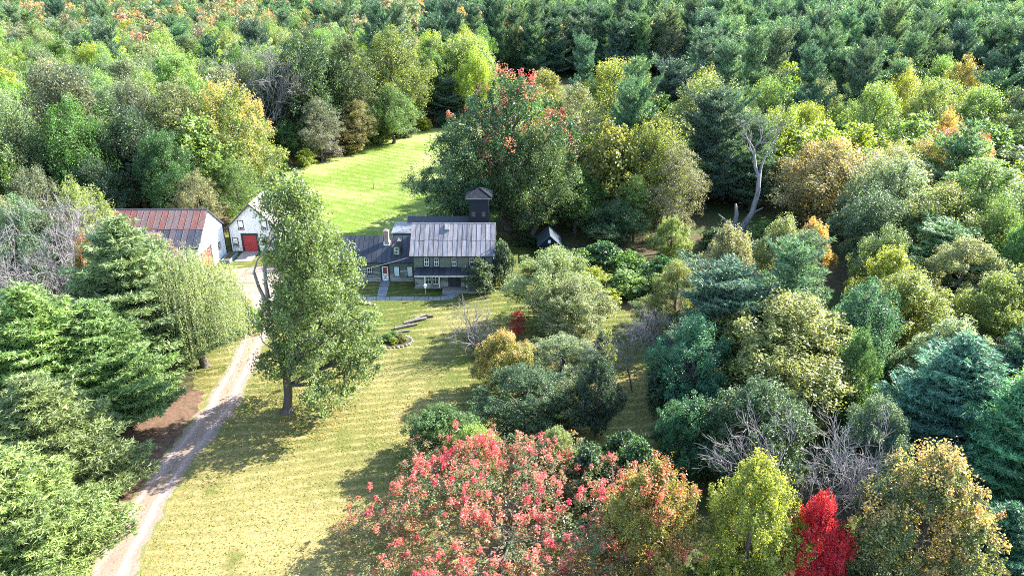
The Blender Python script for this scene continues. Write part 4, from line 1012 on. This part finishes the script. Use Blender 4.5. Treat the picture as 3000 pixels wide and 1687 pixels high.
for (u, v, y, w, c, a, mk, lab) in ((1212, 645, 88.0, 88, (.05, .085, .04), .0, 'yellow', "leafy shrub covering the right end of the porch"), (1262, 605, 90.2, 70, (.045, .07, .04), .0, 'yellow', "taller grey green shrub at the house's right corner"),
        (1480, 695, 90, 110, (.05, .09, .035), 0, 'yellow', "dark thicket shrub below the shed"), (1560, 700, 88, 130, (.12, .15, .035), .1, 'yellow', "sunlit thicket shrub above the side lawn"),
        (1500, 745, 82, 90, (.11, .14, .03), .1, 'yellow', "small sunlit shrub at the front of the thicket"), (1620, 680, 92, 100, (.07, .11, .035), 0, 'yellow', "green thicket shrub at the right end"),
        (1400, 650, 97, 80, 'dark', 0, 'yellow', "dark shrub in front of the shed"), (1330, 590, 106, 60, 'dark', 0, 'yellow', "dark low shrub left of the shed")):
    T('bush%d' % (u // 10 % 2), u, v, y, w, c, a, mk, "shrub", lab, cat="shrub")
for k, (ox, oy, sz, c) in enumerate(((-.7, .1, .62, 'light'), (.6, .2, .55, 'olive'), (.1, -.5, .45, 'ygreen'), (-.1, .5, .6, 'mid'), (1.2, -.1, .4, 'olive'), (-1.3, -.2, .42, 'grey'))):
    o = link("weeds", PROTO['bush%d' % (k % 2)][0], bed); o.location = (ox, oy, 0); o.scale = (sz * .7, sz * .6, sz * .42); o.color = (*GREENS[c], .3); o.rotation_euler[2] = k
for (x, y, h, r, c, lab) in ((6.5, 97.5, 3.2, 2.6, 'dark', "dark shrub hugging the shed's near side"), (9.5, 95, 3.6, 2.8, 'mid', "green shrub in front and right of the shed"), (13, 96.5, 4.2, 3, 'dark', "shadowed tall shrub well right of the shed"),
        (16.5, 93.5, 4, 3, 'mid', "rounded green shrub at the thicket's back right"), (7.5, 91, 2.6, 2.3, 'light', "light green shrub at the thicket's left end"), (11, 89.5, 3, 2.6, 'ygreen', "yellow green shrub in the middle of the thicket"),
        (15, 88, 3.2, 2.8, 'light', "pale sunlit shrub at the middle right of the thicket"), (18.5, 86, 3.6, 2.8, 'mid', "green shrub closing the thicket's right end"), (12.5, 84.5, 2.2, 2.1, 'ygreen', "low bright shrub where thicket meets side lawn"),
        (9, 86, 2.4, 2.2, 'light', "low pale shrub behind the light green tree"), (4.5, 93.5, 2.4, 2, 'mid', "small shrub behind the brush pile"), (20.5, 90.5, 4.6, 3, 'dark', "tall dark shrub under the woods' edge right of the thicket")):
    plant('bush%d' % (int(x * 2) % 2), x, y, h, r, c, .05, 'yellow', "shrub", lab, "shrub", "shrubs of the thicket by the shed"); taken.append((x, y, r))
for (x, y, h, r, c, lab) in ((31, 104, 3.6, 2.6, 'dark', "dark shrub at the left of the dead tree's foot"), (39.5, 106, 4.2, 3, 'mid', "green shrub right of the dead tree's foot"), (35, 99, 3.2, 2.6, 'dark', "shaded shrub in front of the dead tree's foot"),
        (23.5, 36.5, 3.0, 2.2, 'dark', "dark shrub in the gap under the crimson maple"), (19.5, 41, 3.4, 2.4, 'teal', "blue green shrub under the leafless grey tree"), (26.5, 41, 3.4, 2.4, 'mid', "green shrub right of the leafless grey tree"), (14, 37.5, 3.0, 2.2, 'mid', "green shrub between pink maple and yellow green maple")):
    plant('bush%d' % (int(x * 2) % 2), x, y, h, r, c, .05, 'yellow', "shrub", lab, "shrub"); taken.append((x, y, r))
# ---- middle ground between lawn and right grove
T('near2', 1390, 628, 78.5, 245, (.14, .165, .06), .1, 'yellow', "broadleaf_tree", "pale light green tree in the middle, right of the leafless shrub")
T('near0', 1265, 835, 63.5, 165, (.13, .12, .03), .62, 'orange', "maple_tree", "orange topped young maple in front of the pale tree")
T('near2', 1330, 935, 57.5, 280, (.045, .085, .032), .0, 'yellow', "broadleaf_tree", "dark green rounded tree below the orange topped maple")
T('near1', 1110, 1020, 52.5, 230, (.055, .095, .025), .0, 'yellow', "broadleaf_tree", "dark bushy tree at the lawn edge left of the orange maple", hmul=.95)
T('near0', 1185, 1060, 49.5, 170, (.12, .165, .03), .05, 'yellow', "broadleaf_tree", "bright green bush tree behind the pink maple", hmul=.9)
T('near1', 1505, 895, 56, 135, (.025, .045, .022), .2, 'red', "vine_column", "dark column of vine covered trunk right of the rounded tree", cat="tree")
T('near0', 1400, 1060, 49, 150, (.12, .15, .04), .05, 'yellow', "broadleaf_tree", "small sunlit tree right behind the pink maple's peak", hmul=.9)
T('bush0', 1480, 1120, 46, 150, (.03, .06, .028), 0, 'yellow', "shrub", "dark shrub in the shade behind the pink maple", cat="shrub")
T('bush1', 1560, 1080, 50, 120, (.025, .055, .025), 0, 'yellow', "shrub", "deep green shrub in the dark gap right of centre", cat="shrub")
T('airy0', 1303, 780, 75.5, 50, 'red', 1.0, 'red', "vine", "crimson vine climbing in the pale light green tree", cat="vine")
T('bush0', 1215, 880, 71, 60, (.16, .12, .05), .4, 'orange', "shrub", "low tawny shrub at the foot of the leafless multi stemmed shrub", cat="shrub")
for (u, v, y, w, c, a, mk, lab) in ((1440, 700, 75.5, 235, (.14, .165, .07), .05, 'yellow', "feathery light green tree right of the crimson vine"), (1415, 850, 65, 215, (.13, .16, .07), .05, 'yellow', "loose pale brush tree under the feathery light green tree"),
        (1425, 960, 57, 130, (.075, .115, .04), 0, 'yellow', "green brush tree left of the dark vine column"), (1668, 900, 60, 100, (.05, .09, .04), .05, 'yellow', "slim dark brush at the right rim of the side lawn"),
        (1690, 1010, 53, 110, (.045, .085, .04), 0, 'yellow', "dark brush tree right of the grass gap"), (1600, 1100, 47, 120, (.035, .07, .032), 0, 'yellow', "shaded brush behind the rust tinted maple"),
        (1520, 830, 68, 70, (.12, .15, .04), .1, 'yellow', "small bright bush above the grass gap"), (1640, 745, 78, 110, (.09, .125, .05), .1, 'orange', "grey green brush tree beyond the grass gap")):
    T('near2' if 'tree' in lab else 'bush%d' % (u // 10 % 2), u, v, y, w, c, a, mk, "broadleaf_tree" if 'tree' in lab else "shrub", lab, cat="tree" if 'tree' in lab else "shrub")
# ---- right grove
G_ = [('near0', 1985, 745, 60, 420, (.135, .17, .055), .33, 'orange', "large sunlit light green tree with an orange patch on its right"),
      ('near2', 1745, 800, 60, 230, (.045, .10, .05), .0, 'orange', "bluish green tree at the left edge of the right grove"),
      ('near1', 1830, 570, 78, 190, (.14, .155, .075), .12, 'pink', "pale tree below the dead trunk, left of the twin spires"),
      ('near0', 1960, 550, 82, 190, (.12, .15, .06), .05, 'pink', "pale green tree right below the dead trunk"),
      ('near1', 2040, 555, 88, 130, (.20, .15, .035), .62, 'orange', "small amber tree behind the pale grove trees"),
      ('m4', 2205, 478, 93, 220, (.05, .095, .035), .0, 'orange', "dark upright green tree in front of the peach maple"),
      ('near0', 2270, 690, 68, 290, (.125, .17, .03), .08, 'yellow', "bright yellow green tree in the middle of the right grove"),
      ('near2', 2420, 600, 78, 220, (.13, .165, .07), .12, 'orange', "pale feathery tree right of the bright yellow green one"),
      ('near0', 2500, 690, 70, 220, (.11, .16, .04), .15, 'yellow', "green tree at the right photo edge beneath the pale feathery tree"),
      ('m1', 2085, 352, 113, 310, (.15, .165, .06), .5, 'orange', "peach coloured maple right of the dead tree"),
      ('m3', 2270, 350, 121, 190, (.16, .165, .045), .46, 'orange', "golden maple right behind the peach maple"),
      ('m0', 2400, 325, 119, 230, (.13, .16, .035), .55, 'red', "yellow and red rimmed maple near the right edge"),
      ('m3', 2375, 280, 134, 110, (.18, .15, .03), .6, 'orange', "pointed orange tipped tree behind the red rimmed maple"),
      ('m2', 2380, 460, 104, 220, (.17, .16, .045), .5, 'orange', "orange flecked tree below the red rimmed maple"),
      ('m4', 2530, 440, 104, 190, (.12, .155, .045), .25, 'orange', "light green tree at right edge beside the orange flecked tree"),
      ('near1', 2150, 830, 56, 150, (.05, .09, .03), .1, 'yellow', "dark tree filling the gap right of the large sunlit tree"),
      ('near2', 1700, 660, 74, 150, (.12, .15, .045), .1, 'yellow', "thin leaved tree at the side lawn's right edge"),
      ('near0', 1900, 960, 49, 300, (.04, .085, .035), .08, 'orange', "deep green tree under the large sunlit tree"),
      ('near1', 1735, 1000, 50, 200, (.035, .08, .035), .0, 'orange', "deep green tree behind the rust tinted maple"),
      ('near2', 2190, 1000, 47, 190, (.075, .11, .055), .25, 'orange', "grey green tree behind the leafless grey tree"),
      ('near1', 1895, 1155, 37.5, 270, (.14, .165, .03), .42, 'yellow', "yellow green young maple at bottom right of the pink maple"),
      ('near0', 2052, 1245, 37.0, 165, (.33, .014, .032), 1.0, 'red', "slim crimson maple between yellow green and orange tipped maples"),
      ('near0', 2335, 1135, 36.5, 350, (.075, .095, .035), .62, 'orange', "orange tipped dark maple at the bottom right")]
for (k, u, v, y, w, c, a, mk, lab) in G_:
    T(k, u, v, y, w, c, a, mk, "maple_tree" if "maple" in lab else "broadleaf_tree", lab)
T('pine0', 2400, 860, 51, 370, (.06, .145, .085), .15, None, "pine_tree", "blue green pine in the right foreground", **pg)
T('pine1', 2570, 950, 45, 340, (.07, .15, .07), .2, None, "pine_tree", "pine at the lower right photo edge", **pg)
T('pine1', 2640, 760, 56, 260, (.045, .11, .06), .1, None, "pine_tree", "pine reaching in from the right photo edge", **pg)
T('pine0', 2520, 1280, 37, 250, (.04, .105, .055), .15, None, "pine_tree", "low pine in the bottom right corner", **pg)
# ---- leafless and dead trees
def B(key, mesh, Hm, u, vtop, vbase_y, label, name="bare_tree", sx=None, rz=0.0, cat="tree", part="trunk"):
    y = vbase_y; h = CAMH - y * tandep(vtop); dp = depth(y, h * .6); x = (u / SD - 512) / FPX * dp
    r = empty(name, (x, y, 0), label, cat, None, rz); s = h / Hm; r.scale = (sx or s, sx or s, s)
    link(part, mesh, r); taken.append((x, y, 2)); return r
bs = bare("bare_shrub", 3, 7, .42, 3, .13, 11, up=.6, kink=.26, kids=(1, 3))
B('bare', bs, 7, 1195, 745, 72.0, "leafless many stemmed shrub on the lawn casting long shadow", "bare_shrub", cat="shrub", part="stems")
b1 = bare("bare1", 4, 10, .6, 5, .13, 4, up=.35, kids=(2, 3))
B('bare', b1, 10, 2050, 1020, 41, "leafless grey tree in the dark gap at lower right")
B('bare', b1, 10, 150, 480, 77, "leafless lilac grey tree in front of the barn's left end", rz=2.0)
B('bare', b1, 10, 30, 560, 73, "leafless grey tree at the left photo edge", rz=4.0)
B('bare', b1, 10, 655, 95, 158, "tall leafless grey tree in the notch of the left wood", rz=1.0)
B('bare', b1, 10, 2545, 850, 62, "leafless tree at the right photo edge above the pine", rz=3.0)
b2 = bare("bare2", 8, 12, .6, 5, .14, 1, up=.4)
B('bare', b2, 12, 1598, 800, 64, "slim leafless tree at the right side of the side lawn")
B('bare', b2, 12, 1640, 770, 66, "second slim leafless tree beside the grove edge", rz=2.2)
dt = bare("dead_top", 15, 12, .6, 4, .36, 2, up=.4, kids=(2, 3), kink=.2)
dr_ = empty("dead_tree", (*D(1852, 600)[:2], 0), "dead silver tree with bent trunk and bare crown among right hand woods", "tree")
bx, by = D(1852, 600)[:2]
p = [(bx, by, -.2), (bx + .5, by, 1.6), (bx + 2.0, by + .2, 4.2), (bx + 2.5, by + .3, 7.4), (bx + 2.35, by + .3, 10.5)]
MB().tube(p, [.75, .55, .42, .36, .30], 8).build("trunk", DEADBARK, dr_, True)
MB().tube([p[2], (bx + 3.6, by, 5.2)], [.2, .08], 5).build("broken_limb", DEADBARK, dr_)
ct = link("bare_crown", dt, dr_); ct.location = (p[4][0] - bx, p[4][1] - by, p[4][2] - .3); ct.scale = (.95, .95, .92)
sn = empty("dead_stump", (bx - .6, by - .3, 0), "forked broken dead snag at the foot of the dead tree", "tree")
MB().tube([(bx - .6, by - .3, -.2), (bx - .7, by - .3, 2.2), (bx - .55, by - .3, 4.2), (bx - .9, by - .3, 5.9)], [.5, .38, .34, .16], 7).build("trunk", DEADBARK, sn, True)
MB().tube([(bx - .7, by - .3, 1.8), (bx - 1.9, by - .3, 3.0), (bx - 3.4, by - .3, 4.2)], [.28, .22, .1], 6).build("broken_limb", DEADBARK, sn, True)
MB().tube([(bx - .7, by - .35, .8), (bx - 1.7, by - .5, 1.8), (bx - 2.1, by - .5, 3.0)], [.22, .2, .14], 6).build("broken_limb", DEADBARK, sn, True)
# dead limbs on the tall front maple
fl = bare("dead_limb", 23, 9, .42, 4, .16, 1, up=.5, kids=(1, 3))
for k, (lz, tilt, az, s_) in enumerate(((10.5, .22, 2.9, 1.25), (12.5, .1, 2.0, 1.2), (9.0, .95, 3.3, .62), (6.8, 1.15, 2.7, .55))):
    o = link("dead_limb", fl, fm); fs = fm.scale
    o.location = (-.2, 0, lz); o.scale = (s_, s_, s_); o.rotation_euler = (0, -tilt, az - math.pi)

# ------------------------------------------------------------------ woods around: single trees near, one far-off wood beyond
def inpoly(x, y, P):
    c = False; n = len(P)
    for i in range(n):
        x0, y0 = P[i][:2]; x1, y1 = P[(i + 1) % n][:2]
        if (y0 > y) != (y1 > y) and x < (x1 - x0) * (y - y0) / (y1 - y0) + x0: c = not c
    return c
OPEN = [lawn_pts, field_pts, [(-76, 86), (-45, 78), (-20, 98), (-20, 118), (-45, 118), (-76, 106)], [(-45, 20), (-26, 20), (-28, 90), (-46, 90)],
        [(-8, 170), (36, 160), (52, 206), (72, 284), (-12, 284)], [(-3, 92), (12, 92), (12, 108), (-3, 108)], [(21, 80), (43, 80), (54, 124), (26, 124)]]
def proj(x, y, z):
    dp = depth(y, z); return (512 + FPX * x / dp, 287.5 - FPX * (y * sP + (z - CAMH) * cP) / dp, dp)
grid = {}
def free(x, y, d):
    gx, gy = int(x // 12), int(y // 12)
    for i in range(gx - 1, gx + 2):
        for j in range(gy - 1, gy + 2):
            for (a, b, dd) in grid.get((i, j), ()):
                if (a - x) ** 2 + (b - y) ** 2 < max(d, dd) ** 2: return False
    return True
def put(x, y, d): grid.setdefault((int(x // 12), int(y // 12)), []).append((x, y, d))
for (x, y, r) in taken: put(x, y, min(9, r * .85))
wr = random.Random(404)
PAL = {'R': [('light', .3, 'yellow'), ('ygreen', .4, 'yellow'), ('mid', .2, 'orange'), ('olive', .45, 'orange'), ('pale', .3, 'pink'), ('light', .4, 'orange'), ('grey', .2, 'pink'), ('light', .15, 'red')],
       'F': [('light', .1, 'yellow'), ('mid', .1, 'orange'), ('ygreen', .2, 'yellow'), ('teal', 0, 'yellow'), ('pale', .2, 'orange')],
       'M': [('mid', .1, 'pink'), ('light', .1, 'yellow'), ('ygreen', .1, 'yellow'), ('dark', .1, 'pink')],
       'L': [('light', .08, 'orange'), ('mid', .05, 'orange'), ('grey', .05, 'pink'), ('pale', .1, 'orange'), ('ygreen', .1, 'yellow'), ('light', .15, 'yellow')]}
cand = []
for k in range(60000):
    y = wr.uniform(34, 640) if k % 3 else wr.uniform(34, 300)
    x = wr.uniform(-1, 1) * (y * .80 + 34)
    if y < 100 and -50 < x < 14: continue
    if -80 < x < -26 and y < 93: continue
    if any(inpoly(x, y, P) for P in OPEN): continue
    sp = 6.3 if y < 130 else 7.0 if y < 260 else 6.6
    if not free(x, y, sp): continue
    put(x, y, sp)
    side = 'F' if y < 92 else ('R' if x > 6 else ('M' if x > -52 and y > 150 else 'L'))
    hv = wr.uniform(.76, 1.14)
    if y < 250: pinep = {'F': .12, 'R': .10 if y < 150 else (.40 if y < 185 else .8), 'M': .25, 'L': .04 if y < 190 else .12}[side]
    else: pinep = .78 if x > 20 else (.5 if x > -30 else .14)
    if wr.random() < pinep:
        h = (15 if y < 92 else 19 + min(7, (y - 90) * .07)) * hv * wr.uniform(.9, 1.08); r = wr.uniform(4.4, 6.4); spec = ('pine', 'fpine%d' % wr.randrange(2), wr.choice([(.042, .085, .048), (.06, .11, .055), (.082, .135, .06)]), .08, None)
    else:
        h = {'F': 12, 'R': 15.5 if y < 140 else 18, 'M': 20, 'L': 20}[side] * hv; r = wr.uniform(5.0, 7.2) if side != 'F' else wr.uniform(3.8, 5.0)
        c, a, mk = wr.choice(PAL[side]); spec = ('leafy', wr.choice(['m0', 'm1', 'm2', 'm3', 'm4', 'tall'] if side != 'F' else ['near0', 'near1', 'near2', 'm1']), c, a * wr.uniform(.4, 1.0), mk)
    cand.append([x, y, h, r, side, spec])
# how much of each tree shows: coarse picture of crowns drawn near to far
GW, GH = 256, 144
seen = np.zeros((GH, GW), bool); yy, xx = np.mgrid[0:GH, 0:GW]; xx = xx * 4 + 2; yy = yy * 4 + 2
allt = sorted([(t[1], t[0], t[2] * 1.25, t[3], i) for i, t in enumerate(cand)] + [(y, x, None, r, -1) for (x, y, r) in taken], key=lambda q: q[0])
vis = {}
for (y, x, h, r, i) in allt:
    if h is None: h = 13.0 if y < 100 else 19.0
    else: h /= 1.25
    u, v, dp = proj(x, y, h * .60); a, b = r * FPX / dp, h * .42 * FPX / dp
    if u < -60 or u > 1084: continue
    m = ((xx - u) / a) ** 2 + ((yy - v) / b) ** 2 < 1
    new = m & ~seen; cnt = int(new.sum())
    if i >= 0 and cnt: vis[i] = (cnt, float(xx[new].mean()), float(yy[new].mean()))
    seen |= m
single = set(sorted([i for i in vis if cand[i][1] < 320 and vis[i][0] >= 4], key=lambda i: -vis[i][0])[:235])
# findable landmarks (photo position in 2576-wide pixels)
LM = [(60, 330, "the light green maple at the left edge"), (150, 240, "the dull grey green maple"), (450, 300, "the pale tall maple behind the barn"), (590, 300, "the orange streaked maple"), (660, 170, "the leafless grey tree in the left wood"),
      (770, 200, "the tall dark maple by the field corner"), (980, 170, "the bright maple above the field"), (1165, 150, "the pale maple beyond the field"), (1130, 250, "the young field end pine"), (1270, 300, "the pink tipped maple"),
      (1450, 300, "the fine leaved tree behind the house"), (1550, 240, "the round golden maple"), (1440, 140, "the dark clearing"), (1770, 270, "the wide maple left of the dead tree"), (1640, 400, "the yellow topped maple"), (1900, 420, "the dead tree"),
      (2090, 440, "the peach coloured maple"), (2270, 410, "the golden maple"), (2400, 400, "the red rimmed maple"), (2530, 520, "the light tree at the right edge"), (2205, 560, "the dark upright tree"), (1830, 650, "the pale tree under the dead trunk"), (2270, 800, "the bright yellow green grove tree"),
      (1990, 880, "the large sunlit grove tree"), (2400, 1000, "the blue green pine"), (2050, 1150, "the leafless tree at lower right"), (1750, 900, "the bluish green grove tree"), (1380, 620, "the garden shed"), (2440, 700, "the pale feathery grove tree"),
      (210, 540, "the yellow tinged maple"), (100, 640, "the leafless lilac grey tree"), (120, 850, "the broad left edge pine"), (2560, 250, "the upper right photo edge"), (2560, 60, "the top right photo corner"), (10, 60, "the top left photo corner"), (2200, 220, "the right wood's upper slope"),
      (1950, 200, "the wood above the dead tree's crown"), (300, 110, "the left wood's upper canopy"), (900, 40, "the canopy above the field"), (1750, 90, "the pines right of the clearing"), (2480, 1300, "the bottom right corner pine")]
CW = {'light': "light green", 'mid': "mid green", 'grey': "grey green", 'pale': "pale green", 'ygreen': "yellow green", 'dark': "dark green", 'olive': "olive", 'orange': "orange tinged", 'teal': "blue green"}
TW = {'yellow': "yellow", 'orange': "orange", 'pink': "pink", 'red': "red"}
used_labels = set()
def make_label(i):
    x, y, h, r, side, spec = cand[i]; cnt, pu, pv = vis[i]; pu *= SD; pv *= SD
    d = sorted((math.hypot(a - pu, b - pv), k) for k, (a, b, t) in enumerate(LM))
    w = "pine" if spec[0] == 'pine' else CW[spec[2]] + " tree" + (" flecked with " + TW[spec[4]] if spec[3] > .28 and spec[2] != 'orange' else "")
    def rel(k):
        a, b, t = LM[k]; dx, dy = pu - a, pv - b
        return ("left of " if dx < 0 else "right of ") + t if abs(dx) > 1.2 * abs(dy) else ("above " if dy < 0 else "below ") + t
    size = ["slender", "broad"][r > 5.6]; size2 = "tall" if h > 18 else "low"
    k0, k1, k2 = d[0][1], d[1][1], d[2][1]
    opts = [f"{w} just {rel(k0)}", f"{size} {w} just {rel(k0)}", f"{size2} {size} {w} just {rel(k0)}", f"{w} {rel(k0)}, towards {LM[k1][2]}", f"{w} {rel(k1)}, farther than {LM[k0][2]}", f"{size} {w} {rel(k2)}", f"{size2} {w} {rel(k2)} in the {side and {'L': 'left wood', 'M': 'wood beyond the field', 'R': 'right wood', 'F': 'right grove'}[side]}"]
    for o in opts:
        if o not in used_labels and len(o.replace(',', '').split()) <= 16: used_labels.add(o); return o
    return None
GROUP = {'L': "trees of the left wood", 'M': "trees beyond the field", 'R': "trees of the right wood", 'F': "trees of the right grove"}
for i in sorted(single, key=lambda i: -vis[i][0]):
    x, y, h, r, side, spec = cand[i]; lab_ = make_label(i)
    if lab_ is None: single.discard(i); continue
    plant(spec[1], x, y, h, r, spec[2], spec[3], spec[4], "pine_tree" if spec[0] == 'pine' else "broadleaf_tree", lab_, "tree", GROUP[side], None, spec[0] == 'pine')
far = [t for i, t in enumerate(cand) if i not in single and t[1] > 34]
print("SINGLE", len(single), "FAR", len(far), "HAND", len(taken))

# ---- the far-off wood: instances on points
def far_kinds():
    ks = []
    for i, (H_, R_, kw) in enumerate(((18, 6.0, dict(nl=14, clumps=150, lpc=40, leaf=(.52, .36), crad=.2)), (18, 6.0, dict(nl=18, clumps=150, lpc=40, leaf=(.5, .34), crad=.19, spire=.6, lobe=(.3, .45))), (18, 6.0, dict(nl=12, clumps=140, lpc=40, leaf=(.52, .36), crad=.22, base=.1)))):
        c, t = broadleaf("far%d" % i, 200 + i, H_, R_, **kw); c.materials.clear(); c.materials.append(LEAF_FAR); ks.append(c)
    for i in range(3):
        c, t = pine("farp%d" % i, 210 + i, 22, 5.2, base=.2, whorl=1.35, per=6, ndl=6, dens=.5, nw=.11, nl_=.8, up=.12, fullness=.42 + .06 * i, irr=.28); c.materials.clear(); c.materials.append(LEAF_FAR); ks.append(c)
    return [bpy.data.objects.new("far_tree_source", k) for k in ks]
FK = far_kinds()
n = len(far); me = bpy.data.meshes.new("distant_forest"); me.vertices.add(n)
me.vertices.foreach_set("co", np.array([t[:2] + [0] for t in far], np.float32).ravel())
idx = np.zeros(n, np.int32); scl = np.zeros((n, 3), np.float32); rot = np.zeros((n, 3), np.float32); tint = np.zeros((n, 4), np.float32)
for i, (x, y, h, r, side, spec) in enumerate(far):
    isp = spec[0] == 'pine'; idx[i] = (3 if isp else 0) + wr.randrange(3)
    scl[i] = (r / 5.2, r / 5.2, h / 22) if isp else (r / 6, r / 6, h / 18); rot[i, 2] = wr.uniform(0, 6.28)
    if isp: c, a = spec[2], 0
    elif y < 240: c, a = GREENS[spec[2]], spec[3] * .5
    else:
        c = wr.choice([(.06, .11, .045), (.09, .14, .055), (.11, .14, .07), (.13, .16, .055), (.12, .12, .07), (.17, .14, .085)]); a = wr.choice([0, .1, .2, .3, .45, .6])
    tint[i] = (*c, a)
for nm, ty, arr in (("kind_index", 'INT', idx), ("scl", 'FLOAT_VECTOR', scl), ("rot", 'FLOAT_VECTOR', rot), ("tint", 'FLOAT_COLOR', tint)):
    a = me.attributes.new(nm, ty, 'POINT'); a.data.foreach_set({'INT': 'value', 'FLOAT_VECTOR': 'vector', 'FLOAT_COLOR': 'color'}[ty], arr.ravel())
fo = link("distant_forest", me); tag(fo, "distant mixed forest of pines and maples filling the background", "forest", kind="stuff")
ng = bpy.data.node_groups.new("forest", 'GeometryNodeTree')
ng.interface.new_socket("Geometry", in_out='INPUT', socket_type='NodeSocketGeometry'); ng.interface.new_socket("Geometry", in_out='OUTPUT', socket_type='NodeSocketGeometry')
gi, go = ng.nodes.new("NodeGroupInput"), ng.nodes.new("NodeGroupOutput")
jn = ng.nodes.new("GeometryNodeJoinGeometry")
for o in FK[::-1]:     # the last link made is the first instance
    oi = ng.nodes.new("GeometryNodeObjectInfo"); oi.inputs["Object"].default_value = o
    g1 = ng.nodes.new("GeometryNodeGeometryToInstance"); ng.links.new(oi.outputs["Geometry"], g1.inputs[0]); ng.links.new(g1.outputs[0], jn.inputs[0])
iop = ng.nodes.new("GeometryNodeInstanceOnPoints"); iop.inputs["Pick Instance"].default_value = True
def attr_node(nm, ty):
    q = ng.nodes.new("GeometryNodeInputNamedAttribute"); q.data_type = ty; q.inputs[0].default_value = nm; return q.outputs[0]
ng.links.new(gi.outputs[0], iop.inputs["Points"]); ng.links.new(jn.outputs[0], iop.inputs["Instance"])
ng.links.new(attr_node("kind_index", 'INT'), iop.inputs["Instance Index"]); ng.links.new(attr_node("scl", 'FLOAT_VECTOR'), iop.inputs["Scale"])
e2r = ng.nodes.new("FunctionNodeEulerToRotation"); ng.links.new(attr_node("rot", 'FLOAT_VECTOR'), e2r.inputs[0]); ng.links.new(e2r.outputs[0], iop.inputs["Rotation"])
ng.links.new(iop.outputs[0], go.inputs[0])
md = fo.modifiers.new("forest", 'NODES'); md.node_group = ng

DRIVE = [(-32.4, 36), (-26.6, 36), (-27.6, 50), (-26.6, 60), (-28.7, 80), (-31, 92), (-33, 99), (-43, 99), (-39, 88.5), (-33.5, 80), (-31.5, 70)]
def tufts(name, n, poly, colour, amt, x0, x1, y0, y1, hgt, seed, label):
    rng = np.random.default_rng(seed); P = []
    while len(P) < n:
        y = y0 + (y1 - y0) * rng.random(); x = x0 + (x1 - x0) * rng.random()
        if inpoly(x, y, poly) and not inpoly(x, y, DRIVE): P.append((x, y))
    P = np.array(P); a = rng.uniform(0, 6.28, n); w = rng.uniform(.015, .045, (n, 1)); h = hgt * rng.uniform(.4, 1.3, (n, 1)); t = np.stack([np.cos(a), np.sin(a), 0 * a], 1); z = np.array([[0, 0, 1.]])
    o = np.concatenate([P, np.full((n, 1), .012)], 1); ln = np.concatenate([rng.normal(size=(n, 2)) * .07, np.zeros((n, 1))], 1)
    V = np.stack([o - t * w, o + t * w, o + t * w * 1.4 + z * h + ln, o - t * w * 1.2 + z * h * .8 + ln], 1).reshape(-1, 3)
    # dry and green tufts follow the patches of the sward
    pat = .5 + .5 * np.sin(P[:, 0] * .31 + 2 * np.sin(P[:, 1] * .17)) * np.cos(P[:, 1] * .23 + np.sin(P[:, 0] * .2))
    at = np.repeat(np.stack([rng.random(n), pat * rng.random(n), pat, np.ones(n)], 1), 4, 0)
    o = link(name, mesh_np(name, V, np.arange(n * 4).reshape(-1, 4), at, GRASS)); o.color = (*colour, amt)
    tag(o, label, "grass", kind="stuff")
tufts("lawn_grass", 42000, lawn_pts, (.085, .11, .02), .45, -31, 21, 36, 98, .05, 3, "short dry grass tufts of the front lawn")
tufts("field_grass", 24000, field_pts, (.08, .12, .017), .35, -56, 4, 98, 200, .07, 4, "mown grass tufts of the field behind the house")
lf_rng = np.random.default_rng(8); nfl = 2600
lc_ = np.array([(-20, 60, 6.5), (-1, 44, 11), (-5, 58, 7)])[lf_rng.integers(0, 3, nfl)]
ang_ = lf_rng.uniform(0, 6.28, nfl); rad_ = lc_[:, 2] * lf_rng.random(nfl) ** .6
fp = np.stack([lc_[:, 0] - 2 + np.cos(ang_) * rad_, lc_[:, 1] + np.sin(ang_) * rad_, np.full(nfl, .06)], 1)
fv, ff, fa = leaf_quads(fp, unit(lf_rng.normal(size=(nfl, 3)) * .5 + [0, 0, 1]), np.full(nfl, .16), np.full(nfl, .12), lf_rng, np.stack([lf_rng.random(nfl), np.ones(nfl), lf_rng.random(nfl), np.ones(nfl)], 1))
flo = link("fallen_leaves", mesh_np("fallen_leaves", fv, ff, fa, LEAF['orange'])); flo.color = (.25, .16, .06, .9)
tag(flo, "scattered fallen leaves on the front lawn", "leaves", kind="stuff")
